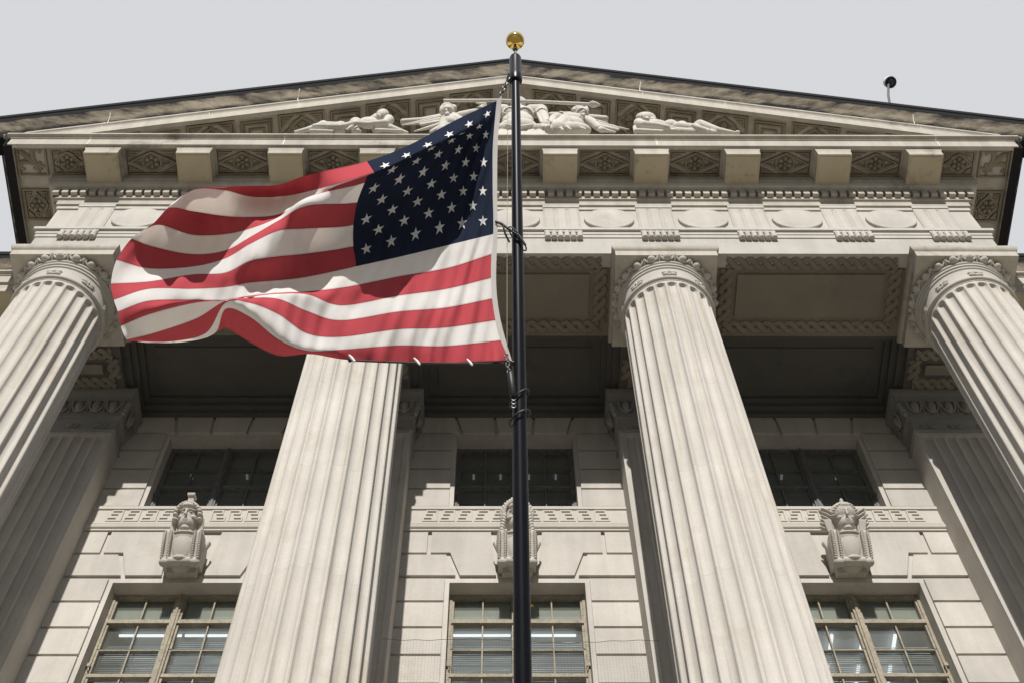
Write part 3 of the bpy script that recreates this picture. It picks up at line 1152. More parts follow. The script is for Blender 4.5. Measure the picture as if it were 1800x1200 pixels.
# ------------------------------------------------------------------ coffers with flowers
def coffer(w, d, ratio=1.0):
    """sunk diamond with a flower; soffit plane at z = 0, carving hangs below."""
    b = MB()
    t = 0.045
    hx, hy = w / 2, d / 2
    # frame
    f = 0.045
    b.box(-hx, hx, -hy, -hy + f, -t, 0.005); b.box(-hx, hx, hy - f, hy, -t, 0.005)
    b.box(-hx, -hx + f, -hy + f + 0.0005, hy - f - 0.0005, -t, 0.005); b.box(hx - f, hx, -hy + f + 0.0005, hy - f - 0.0005, -t, 0.005)
    # carved plate with a diamond-shaped hole stepped twice
    def ring(a_out, a_in, z0, z1):
        po = [(-a_out[0], 0), (0, -a_out[1]), (a_out[0], 0), (0, a_out[1])]
        pi = [(-a_in[0], 0), (0, -a_in[1]), (a_in[0], 0), (0, a_in[1])]
        vs = [(x, y, z0) for x, y in po] + [(x, y, z0) for x, y in pi] + [(x, y, z1) for x, y in po] + [(x, y, z1) for x, y in pi]
        fs = []
        for i in range(4):
            k = (i + 1) % 4
            fs += [(i, k, 4 + k, 4 + i), (4 + i, 4 + k, 12 + k, 12 + i), (k, i, 8 + i, 8 + k)]
        b.add(vs, fs)
    ax, ay = hx - f - 0.012, hy - f - 0.012
    ring((ax, ay), (ax * 0.80, ay * 0.80), -0.055, 0.004)
    ring((ax * 0.74, ay * 0.74), (ax * 0.66, ay * 0.66), -0.042, 0.004)
    # corner triangles
    for sx in (-1, 1):
        for sy in (-1, 1):
            for k, q in ((0.0, 1.0), (0.045, 0.50)):
                c = (sx * (ax - k - 0.004), sy * (ay - k - 0.004))
                lx, ly = ax * 0.60 * q, ay * 0.60 * q
                p = [c, (c[0] - sx * lx, c[1]), (c[0], c[1] - sy * ly)]
                z0 = -0.036 if k == 0 else -0.052
                vs = [(x, y, z0) for x, y in p] + [(x, y, 0.004) for x, y in p]
                fs = [(0, 1, 2), (0, 3, 4, 1), (1, 4, 5, 2), (2, 5, 3, 0)]
                b.add(vs, fs)
    r = min(ax, ay) * 0.74
    b.tube([((r + 0.02) * math.cos(a), (r + 0.02) * math.sin(a), -0.03) for a in [2 * math.pi * i / 32 for i in range(33)]], 0.024, 6, up=(0, 0, 1), cap=False)
    for k in range(6):
        a = 2 * math.pi * (k + 0.5) / 6 + 0.0
        rot = Matrix.Rotation(a, 3, 'Z')
        b.ball((r * 0.60 * math.cos(a), r * 0.60 * math.sin(a), -0.035), (r * 0.37, r * 0.285, 0.045), 12, 8, rot=rot)
    b.ball((0, 0, -0.055), (r * 0.22, r * 0.22, 0.04), 10, 6)
    for k in range(6):
        a = 2 * math.pi * k / 6
        b.ball((r * 0.2 * math.cos(a), r * 0.2 * math.sin(a), -0.085), 0.014, 6, 5)
    return b
cof = None
for i in range(9):
    x = (-4 + i) * M_
    Mx = T(x, 9.565, 26.621)
    if cof is None:
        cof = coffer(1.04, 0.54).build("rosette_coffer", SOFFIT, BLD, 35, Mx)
    else:
        dup(cof, Mx, BLD)
# narrow coffers beside the corners and along the flanks
cof2 = None
for s in (-1, 1):
    for Mx in (T(s * 8.62, 9.565, 26.621), T(s * 9.32, 10.46, 26.621) @ Matrix.Rotation(math.pi / 2, 4, 'Z')):
        if cof2 is None:
            cof2 = coffer(0.66, 0.54).build("rosette_coffer", SOFFIT, BLD, 35, Mx)
        else:
            dup(cof2, Mx, BLD)

def fleur():
    b = MB()
    h = 0.25
    for x0, x1, y0, y1 in ((-h, h, -h, -h + 0.03), (-h, h, h - 0.03, h), (-h, -h + 0.03, -h + 0.0305, h - 0.0305), (h - 0.03, h, -h + 0.0305, h - 0.0305)):
        b.box(x0, x1, y0, y1, -0.05, 0.004)
    # lily pointing to the outer corner (+x, +y)
    rot = Matrix.Rotation(math.pi / 4, 4, 'Z')
    def leaf(pts, rr):
        b.tube([(x, y, -0.015) for x, y in pts], rr, 8, 0, rot, flat=0.5, up=(0, 0, 1))
    leaf([(-0.10, 0), (0.02, 0), (0.12, 0), (0.22, 0), (0.30, 0)], [0.02, 0.035, 0.055, 0.045, 0.008])
    for s in (-1, 1):
        leaf([(-0.08, 0.02 * s), (0.02, 0.05 * s), (0.10, 0.11 * s), (0.13, 0.18 * s), (0.10, 0.235 * s), (0.04, 0.235 * s), (0.01, 0.20 * s)],
             [0.02, 0.03, 0.045, 0.05, 0.045, 0.035, 0.025])
        leaf([(-0.10, 0.01 * s), (-0.17, 0.05 * s), (-0.22, 0.10 * s)], [0.02, 0.028, 0.015])
    leaf([(-0.10, -0.09), (-0.10, 0.09)], [0.03, 0.03])
    leaf([(-0.12, 0), (-0.22, 0)], [0.02, 0.012])
    return b
fl = None
for s in (-1, 1):
    Mx = T(s * 9.31, 9.575, 26.621) @ Matrix.Rotation(-math.pi / 2 if s > 0 else math.pi, 4, 'Z') @ Matrix.Diagonal((1.14, 1.14, 1, 1))
    if fl is None:
        fl = fleur().build("lily_panel", SOFFIT, BLD, 40, Mx)
    else:
        dup(fl, Mx, BLD)

# ------------------------------------------------------------------ porch ceiling: beams, braided borders, coffers
def braid(b, p0, p1, A, pitch, z, rad):
    """two interlaced strands with bosses between, from p0 to p1 in plan, hanging below z."""
    p0, p1 = Vector((*p0, 0)), Vector((*p1, 0))
    L = (p1 - p0).length
    n = max(1, round(L / pitch))
    d = (p1 - p0) / L
    nr = Vector((-d.y, d.x, 0))
    st = 10
    for ph in (0, 1):
        pts = []
        for i in range(n * st + 1):
            x = L * i / (n * st)
            y = A * math.cos(math.pi * i / st + ph * math.pi)
            dz = -0.014 - 0.016 * math.cos(math.pi * i / st + ph * math.pi + math.pi / 2)
            q = p0 + d * x + nr * y
            pts.append((q.x, q.y, z + dz))
        b.tube(pts, rad, 8, flat=0.55, up=(0, 0, 1))
    for i in range(n):
        q = p0 + d * (L * (i + 0.5) / n)
        b.lathe([(0.0, z - 0.012), (0.02, z - 0.012), (0.024, z - 0.04), (0.038, z - 0.04), (0.042, z + 0.002)], 12, (q.x, q.y), cap=False)

def soffit_panel(x0, x1, y0, y1, z, A=0.078, border=0.11):
    b = MB()
    o = border
    braid(b, (x0 + o, y0 + o), (x1 - o, y0 + o), A, 0.198, z, 0.056)
    braid(b, (x0 + o, y1 - o), (x1 - o, y1 - o), A, 0.198, z, 0.056)
    braid(b, (x0 + o, y0 + o + 0.1), (x0 + o, y1 - o - 0.1), A, 0.198, z, 0.056)
    braid(b, (x1 - o, y0 + o + 0.1), (x1 - o, y1 - o - 0.1), A, 0.198, z, 0.056)
    i = 2 * border + 0.09
    b.box(x0 + i, x1 - i, y0 + i, y1 - i, z - 0.045, z + 0.003)
    return b
BEAM_Z = 23.45
b = MB()
b.box(-FX + 0.05, FX - 0.05, FY + 0.1, 11.74, BEAM_Z + 0.004, 24.4)
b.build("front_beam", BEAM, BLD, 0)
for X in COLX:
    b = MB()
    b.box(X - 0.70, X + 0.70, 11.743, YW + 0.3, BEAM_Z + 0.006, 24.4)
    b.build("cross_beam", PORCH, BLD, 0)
for cx in BAYX:
    soffit_panel(cx - 1.62, cx + 1.62, 10.20, 11.66, BEAM_Z + 0.003).build("braided_soffit", BEAM, BLD, 40)
    # coffer over the bay: stepped frame and flat panel
    b = MB()
    x0, x1, y0, y1 = cx - 1.925, cx + 1.925, 11.743, YW + 0.02
    for st, (ins, z0, z1) in enumerate(((0.0, 23.62, 23.74), (0.10, 23.742, 23.86), (0.20, 23.862, 23.95))):
        w = 0.12 + ins
        b.box(x0, x1, y0, y0 + w, z0, z1); b.box(x0, x1, y1 - w, y1, z0, z1)
        b.box(x0, x0 + w, y0 + w + 0.001, y1 - w - 0.001, z0, z1); b.box(x1 - w, x1, y0 + w + 0.001, y1 - w - 0.001, z0, z1)
    b.box(x0, x1, y0, y1, 23.952, 24.2)
    b.box(x0 + 0.5, x1 - 0.5, y0 + 0.48, y1 - 0.48, 23.925, 23.9515)
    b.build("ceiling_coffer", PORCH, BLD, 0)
for X in COLX:
    sp_ = soffit_panel(X - 0.66, X + 0.66, 12.00, 12.82, BEAM_Z + 0.005, 0.07, 0.11)
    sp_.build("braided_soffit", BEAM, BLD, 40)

# ------------------------------------------------------------------ pediment
AP, SLOPE = 31.90, 0.418        # apex height and fall of the rake per metre
EX = 10.17
ang = math.atan(SLOPE)
RK = [(9.0 - o, -w) for o, w in sima_profile(1.0)]           # (y, drop)
def rake_mesh(b, s, prof, x_end=EX, x0=0.0, n=16):
    rows = []
    for i in range(n + 1):
        x = x0 + (x_end - x0) * i / n
        rows.append([(s * x, y, AP - SLOPE * x + dz) for y, dz in prof])
    if s < 0:
        rows = rows[::-1]
    b.grid(rows)
full = RK + [(9.6, -0.69), (9.6, -0.02)]
for s in (-1, 1):
    b = MB()
    rake_mesh(b, s, full)
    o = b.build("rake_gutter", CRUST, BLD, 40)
    with_profile_uv(o, len(full))
cor = [(9.24, -0.67), (9.185, -0.68), (9.185, -0.73), (9.205, -0.735), (9.205, -0.785), (9.16, -0.79), (9.16, -0.83),
       (9.185, -0.85), (9.205, -0.89), (9.205, -0.93), (9.195, -0.94), (9.195, -1.22), (9.28, -1.221), (9.285, -1.12), (10.2, -1.119)]
for s in (-1, 1):
    b = MB()
    rake_mesh(b, s, cor, 9.55)
    b.build("raking_cornice", CORNICE, BLD, 30)
b = MB()
zb = 26.965
tri_w = (AP - 1.15 - zb) / SLOPE
b.prism_y([(-tri_w, zb), (tri_w, zb), (0, AP - 1.15)], FY + 0.05, FY + 0.35)
b.build("tympanum", CORNICE, BLD, 0)
b = MB()
for s in (-1, 1):
    rows = [[(s * x, y, AP - SLOPE * x - 0.03) for y in (9.3, 24.0)] for x in (0, 10.05)]
    b.grid(rows)
    rows = [[(s * x, y, AP - SLOPE * x - 0.12) for y in (9.3, 24.0)] for x in (0, 10.05)]
    b.grid(rows)
b.box(-40, 40, 13.4, 24, 27.3, 27.6)
b.build("roof", ROOF, BLD, 0)

# sunk panels in the soffit of the rake: flowers in diamonds between plain squares
def square_coffer():
    b = MB()
    for k, (hx, hy, z) in enumerate(((0.33, 0.36, -0.05), (0.27, 0.30, -0.035), (0.17, 0.20, -0.05))):
        f = 0.035
        b.box(-hx, hx, -hy, -hy + f, z, 0.004); b.box(-hx, hx, hy - f, hy, z, 0.004)
        b.box(-hx, -hx + f, -hy + f + 0.0005, hy - f - 0.0005, z, 0.004); b.box(hx - f, hx, -hy + f + 0.0005, hy - f - 0.0005, z, 0.004)
    return b
rc = rs = None
for s in (-1, 1):
    for k in range(5):
        for kind in (0, 1):
            x = s * (0.9 + k * M_ + (0.0 if kind else 0.0) + (M_ / 2 if kind else 0.0))
            if abs(x) > 8.0:
                continue
            Mx = T(x, 9.74, AP - SLOPE * abs(x) - 1.122) @ Matrix.Rotation(s * ang, 4, 'Y')
            if kind == 0:
                if rc is None:
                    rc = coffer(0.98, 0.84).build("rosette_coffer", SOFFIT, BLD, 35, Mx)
                else:
                    dup(rc, Mx, BLD)
            else:
                if rs is None:
                    rs = square_coffer().build("square_coffer", SOFFIT, BLD, 0, Mx)
                else:
                    dup(rs, Mx, BLD)

# pale mortar in the open joints of the cornices
def joint_level(x):
    b = MB()
    pr = [(0.953, 26.53), (0.953, 26.80), (0.938, 26.815), (0.968, 26.85), (1.033, 26.90), (1.033, 26.94)]
    b.grid([[(x - 0.008 + 0.012 * math.sin(i * 2), FY - o, z) for i, (o, z) in enumerate(pr)], [(x + 0.010 + 0.012 * math.sin(i * 2), FY - o, z) for i, (o, z) in enumerate(pr)]])
    b.build("mortar_joint", MORTAR, BLD, 0)
for x in (-8.2, -4.45, 2.75, 8.2):
    joint_level(x)
def joint_rake(x, w0, w1):
    pr = [(y - 0.006, dz) for y, dz in RK + cor[1:12] if w0 <= -dz <= w1]
    rows = [[(x + e + 0.03 * math.sin(7 * z + x), y, AP - SLOPE * abs(x) + z) for y, z in pr] for e in (-0.009, 0.009)]
    b = MB()
    b.grid(rows)
    b.build("mortar_joint", MORTAR, BLD, 0)
for x, w0, w1 in ((-8.15, 0.3, 1.2), (-6.2, 0.70, 1.2), (-4.5, 0.25, 1.2), (4.45, 0.7, 1.2), (2.75, 0.3, 0.95), (8.1, 0.3, 1.2)):
    joint_rake(x, w0, w1)

# low carved leaves at the two ends of the pediment
for s in (-1, 1):
    b = MB()
    b.ball((s * 6.35, 9.40, 26.95), (0.42, 0.13, 0.62), 24, 12)
    b.ball((s * 6.72, 9.40, 26.95), (0.34, 0.12, 0.54), 24, 12)
    b.v = [(x, y, max(z, 26.962)) for x, y, z in b.v]
    b.build("carved_mound", CARVED, BLD, 60)

# ------------------------------------------------------------------ pediment sculpture
PU = Vector((0, -0.08, 0.9968))         # figures lean out a little
PF = Vector((0, -0.9968, -0.08))
PB = Vector((0, 9.34, 27.66))
def panel(x0, y0, ox, oy, k, ledge):
    """sketch coordinates (pixels of a drawing of the group) -> metres on the leaning panel; d is relief depth in metres."""
    u = 0.01150
    def f(x, y, d=0.0):
        X = (ox + x / k - 901.0) * u
        w = (ledge - y) / k * u
        return Vector((X, (w - 0.85 * d) / 0.52, d))
    return f
PM = Matrix(((1, 0, 0, PB.x), (0, PU.y, PF.y, PB.y), (0, PU.z, PF.z, PB.z), (0, 0, 0, 1)))

def fig(f, k, items, foot=None):
    """items: ('e',x,y,d,rx,ry,rd) or ('c',x,y,d,x2,y2,d2,r,r2), radii in drawing pixels."""
    u = 0.01150 / k
    pr = []
    for it in items:
        if it[0] == 'e':
            _, x, y, d, rx, ry, rd = it
            pr.append(('e', f(x, y, d), (rx * u, ry * u / 0.72, rd * u)))
        else:
            _, x, y, d, x2, y2, d2, r, r2 = it
            pr.append(('c', f(x, y, d), f(x2, y2, d2), r * u, r2 * u))
    for x0, x1, d, r in (foot or []):
        for i in range(5):
            p = f(x0 + (x1 - x0) * i / 4, 0, 0)
            q = Vector((p.x, -0.15, d))
            pr.append(('c', q, Vector((p.x, -0.62, d + 0.02)), r * u, r * u * 1.1))
    return pr

def statue(label, prims, name="statue"):
    zs = [PM @ Vector(p[1]) for p in prims]
    cx = sum(p.x for p in zs) / len(zs)
    root = thing(name, label, "statue", (cx, 9.4, 26.97))
    body = sculpt("body", prims, STATUARY, root, PM, 0.013, 2)
    return root

f1 = panel(0, 0, 530, 170, 9.0, 575)
k = 9.0
statue("reclining stone figure in a headcloth lying at the left of the pediment group",
       fig(f1, k, [
           ('e', 1225, 225, 0.10, 74, 86, 80), ('e', 1250, 195, 0.03, 100, 84, 90), ('e', 1150, 250, 0.02, 70, 60, 60),
           ('e', 1195, 240, 0.185, 14, 26, 22), ('e', 1225, 205, 0.17, 48, 10, 18), ('e', 1190, 275, 0.16, 26, 9, 14), ('e', 1215, 262, 0.16, 30, 30, 25),
           ('c', 1110, 300, 0.04, 1170, 270, 0.06, 66, 60),
           ('e', 1050, 380, 0.05, 170, 100, 90), ('e', 1370, 340, 0.14, 82, 84, 80),
           ('c', 1385, 350, 0.16, 1330, 430, 0.22, 78, 58), ('c', 1330, 425, 0.22, 1080, 460, 0.24, 56, 46), ('c', 1080, 460, 0.24, 900, 440, 0.24, 46, 38),
           ('e', 850, 390, 0.08, 105, 88, 85), ('c', 860, 430, 0.1, 720, 480, 0.14, 80, 50), ('c', 900, 420, 0.22, 700, 500, 0.22, 46, 48),
           ('c', 700, 500, 0.2, 480, 505, 0.22, 50, 44), ('c', 480, 500, 0.22, 270, 490, 0.20, 44, 36), ('e', 245, 490, 0.2, 34, 34, 36),
           ('e', 610, 420, 0.0, 95, 60, 70), ('c', 560, 440, 0.02, 350, 460, 0.05, 70, 86), ('e', 345, 440, 0.05, 92, 78, 80),
           ('c', 330, 450, 0.04, 120, 520, 0.05, 80, 45), ('c', 120, 520, 0.05, -60, 570, 0.05, 44, 26),
           ('c', 1180, 540, 0.1, 1420, 500, 0.12, 50, 60), ('c', 1420, 500, 0.12, 1680, 590, 0.08, 58, 26), ('c', 1210, 560, 0.16, 1560, 570, 0.14, 34, 30),
           ('e', 900, 575, 0.12, 90, 30, 50), ('e', 640, 585, 0.12, 90, 28, 50), ('c', 200, 575, 0.15, 520, 590, 0.15, 34, 34),
           ('c', 860, 470, 0.2, 760, 560, 0.2, 26, 18), ('c', 950, 470, 0.2, 870, 530, 0.2, 24, 14)],
           [(0, 1600, -0.1, 70)]))

f2 = panel(0, 0, 690, 150, 9.0, 757)
left_wing = fig(f2, k, [
    ('e', 855, 320, 0.16, 108, 108, 100), ('e', 830, 250, 0.10, 110, 62, 90), ('e', 930, 260, 0.08, 62, 60, 70), ('e', 750, 300, 0.08, 44, 90, 70),
    ('e', 835, 360, 0.285, 22, 34, 26), ('e', 850, 300, 0.26, 70, 12, 20), ('e', 850, 400, 0.26, 34, 11, 18), ('e', 850, 425, 0.24, 40, 26, 26),
    ('e', 770, 235, 0.14, 30, 24, 30), ('e', 830, 220, 0.14, 30, 24, 30), ('e', 890, 225, 0.14, 30, 24, 30), ('e', 950, 255, 0.14, 28, 24, 30),
    ('c', 930, 440, 0.06, 900, 380, 0.08, 74, 66),
    ('e', 960, 470, 0.06, 180, 90, 90), ('c', 820, 540, 0.08, 790, 720, 0.05, 100, 88), ('e', 870, 540, 0.12, 110, 80, 80),
    ('c', 1050, 430, 0.1, 1290, 350, 0.12, 78, 64), ('c', 1290, 350, 0.12, 1430, 240, 0.16, 62, 46),
    ('e', 1410, 190, 0.2, 62, 50, 44), ('c', 1380, 170, 0.22, 1270, 150, 0.22, 17, 13), ('c', 1385, 195, 0.22, 1300, 190, 0.22, 17, 13),
    ('c', 1400, 160, 0.22, 1330, 140, 0.22, 16, 12), ('c', 1420, 150, 0.22, 1375, 130, 0.22, 16, 12),
    ('c', 960, 520, 0.05, 1200, 640, 0.0, 110, 120), ('c', 820, 640, 0.0, 1100, 760, 0.0, 110, 120),
    ('c', 720, 430, 0.02, 470, 500, 0.0, 42, 30), ('c', 470, 500, 0.0, 130, 600, 0.02, 30, 10),
    ('c', 720, 480, 0.03, 420, 555, 0.03, 40, 26), ('c', 420, 555, 0.03, 200, 600, 0.03, 26, 8),
    ('c', 720, 530, 0.02, 430, 590, 0.02, 36, 22), ('c', 720, 600, 0.04, 520, 670, 0.04, 42, 28), ('c', 520, 670, 0.04, 340, 730, 0.04, 28, 10),
    ('c', 720, 660, 0.05, 600, 740, 0.05, 40, 24),
    ('c', 1000, 330, -0.12, 1300, 300, -0.12, 40, 46), ('c', 1100, 300, -0.14, 1360, 290, -0.14, 22, 22),
    ('c', 120, 470, -0.16, 420, 440, -0.16, 50, 50), ('c', 420, 440, -0.16, 720, 370, -0.16, 50, 60)],
    [(350, 1250, -0.1, 90)])
statue("winged stone figure with curly hair raising an arm left of the pole in the pediment", left_wing)

f3 = panel(0, 0, 870, 140, 7.5, 705)
k = 7.5
central = statue("seated stone figure in a draped robe behind the pole top in the pediment centre",
       fig(f3, k, [
           ('e', 300, 190, 0.10, 84, 92, 84), ('e', 300, 160, 0.02, 116, 86, 80), ('e', 300, 225, 0.19, 16, 26, 22), ('e', 300, 180, 0.18, 56, 10, 16),
           ('c', 290, 290, 0.06, 300, 240, 0.08, 70, 60),
           ('e', 290, 380, 0.02, 225, 150, 110), ('e', 200, 350, 0.12, 100, 74, 60), ('e', 380, 350, 0.12, 100, 74, 60),
           ('e', 290, 500, 0.04, 215, 160, 110), ('e', 290, 620, 0.10, 260, 100, 120),
           ('c', 110, 400, 0.16, 420, 400, 0.16, 14, 14), ('c', 90, 380, 0.12, 480, 380, 0.12, 14, 14), ('c', 120, 500, 0.18, 470, 520, 0.18, 14, 14),
           ('c', 130, 560, 0.2, 440, 560, 0.2, 16, 16), ('c', 100, 620, 0.24, 280, 660, 0.26, 26, 30), ('c', 480, 620, 0.24, 320, 660, 0.26, 26, 30),
           ('c', 470, 310, 0.0, 600, 330, 0.06, 90, 96), ('c', 600, 330, 0.06, 650, 560, 0.14, 92, 62),
           ('c', 530, 300, 0.10, 590, 560, 0.2, 20, 18), ('c', 590, 290, 0.14, 630, 540, 0.22, 20, 18), ('c', 650, 300, 0.14, 670, 530, 0.22, 20, 18),
           ('e', 645, 590, 0.2, 62, 46, 46), ('c', 620, 610, 0.24, 600, 650, 0.26, 16, 12), ('c', 650, 615, 0.24, 640, 655, 0.26, 16, 12), ('c', 680, 610, 0.24, 685, 640, 0.26, 16, 12),
           ('c', 110, 310, 0.0, -30, 330, 0.06, 90, 96), ('c', -30, 330, 0.06, -60, 560, 0.14, 92, 62),
           ('e', 560, 690, 0.12, 200, 60, 100), ('e', 100, 690, 0.12, 200, 60, 100)],
           [(80, 560, 0.0, 130)]))
b = MB()
pts = [PM @ f3(x, y, 0.32) for x, y in ((-700, 215), (0, 207), (600, 232), (1240, 272))]
b.tube(pts, 0.035, 8)
b.tube([PM @ f3(x, y, 0.32) for x, y in ((1230, 271), (1270, 273), (1320, 277), (1385, 280))], [0.04, 0.075, 0.06, 0.01], 8, flat=0.6)
b.build("spear", STATUARY, central, 50)

statue("winged stone figure looking aside right of the pole in the pediment",
       fig(f3, k, [
           ('e', 1140, 380, 0.12, 86, 86, 80), ('e', 1110, 320, 0.05, 110, 52, 76), ('e', 1210, 330, 0.05, 40, 70, 70),
           ('e', 1160, 370, 0.22, 16, 24, 22), ('e', 1130, 345, 0.21, 50, 9, 16), ('e', 1150, 410, 0.2, 26, 9, 14), ('e', 1140, 430, 0.19, 36, 20, 24),
           ('e', 1040, 315, 0.1, 26, 20, 26), ('e', 1090, 300, 0.1, 26, 20, 26), ('e', 1150, 300, 0.1, 26, 20, 26), ('e', 1195, 320, 0.1, 26, 20, 26),
           ('c', 1060, 440, 0.04, 1090, 410, 0.06, 66, 60),
           ('c', 860, 420, 0.05, 760, 470, 0.10, 72, 60), ('c', 760, 470, 0.10, 720, 560, 0.14, 56, 40),
           ('e', 1000, 480, 0.04, 190, 90, 100), ('e', 980, 560, 0.06, 190, 100, 100),
           ('c', 900, 600, 0.06, 820, 680, 0.08, 150, 140), ('e', 1000, 670, 0.1, 240, 80, 110),
           ('c', 900, 560, 0.18, 1150, 680, 0.2, 24, 18), ('c', 850, 580, 0.2, 960, 690, 0.22, 22, 18), ('c', 800, 610, 0.2, 860, 700, 0.22, 22, 18),
           ('c', 1190, 480, 0.04, 1260, 530, 0.10, 66, 60), ('c', 1260, 540, 0.12, 1330, 640, 0.14, 58, 46), ('e', 1370, 670, 0.14, 56, 36, 40),
           ('c', 1300, 500, 0.0, 1480, 520, 0.0, 40, 12), ('c', 1330, 550, 0.02, 1560, 600, 0.02, 44, 28), ('c', 1560, 600, 0.02, 1745, 635, 0.02, 24, 8),
           ('c', 1340, 590, 0.02, 1600, 640, 0.0, 40, 16), ('c', 1360, 640, 0.04, 1560, 690, 0.04, 40, 10),
           ('c', 740, 350, -0.14, 1000, 340, -0.14, 46, 46), ('c', 1250, 400, -0.14, 1470, 410, -0.14, 56, 46)],
           [(800, 1400, -0.1, 80)]))

f4 = panel(0, 0, 1090, 170, 8.18, 535)
k = 8.18
statue("reclining stone figure in a round cap lying at the right of the pediment group",
       fig(f4, k, [
           ('e', 345, 265, 0.12, 76, 74, 76), ('e', 370, 235, 0.04, 150, 70, 80), ('e', 440, 270, 0.02, 90, 60, 60), ('e', 310, 270, 0.20, 13, 22, 20), ('e', 330, 240, 0.2, 46, 9, 15),
           ('e', 345, 292, 0.19, 24, 8, 13), ('e', 370, 290, 0.17, 30, 24, 22),
           ('c', 450, 320, 0.04, 400, 300, 0.06, 66, 60),
           ('e', 480, 390, 0.03, 190, 80, 90), ('e', 240, 370, 0.12, 80, 74, 72),
           ('c', 240, 390, 0.14, 300, 420, 0.22, 72, 58), ('c', 300, 420, 0.22, 480, 440, 0.24, 56, 48), ('c', 480, 440, 0.24, 620, 480, 0.26, 48, 38),
           ('e', 665, 490, 0.26, 46, 30, 30), ('c', 680, 495, 0.26, 715, 520, 0.27, 13, 9), ('c', 660, 500, 0.26, 690, 530, 0.27, 13, 9), ('c', 640, 505, 0.26, 660, 530, 0.27, 13, 9),
           ('e', 700, 390, 0.06, 110, 76, 80), ('e', 860, 400, 0.06, 90, 66, 70), ('c', 800, 430, 0.06, 1050, 450, 0.05, 84, 70),
           ('e', 1120, 400, 0.06, 98, 78, 80), ('c', 1120, 400, 0.06, 1330, 490, 0.08, 90, 58), ('c', 1000, 430, 0.14, 1180, 510, 0.16, 44, 34), ('e', 1190, 520, 0.18, 36, 24, 26),
           ('c', 1330, 490, 0.08, 1560, 530, 0.08, 56, 26), ('e', 1620, 525, 0.08, 40, 24, 30), ('c', 600, 500, 0.05, 1300, 530, 0.05, 70, 50),
           ('c', 180, 520, 0.16, 520, 545, 0.18, 40, 34), ('c', 170, 440, 0.1, 170, 540, 0.1, 30, 30)],
           [(180, 1500, -0.1, 60)]))

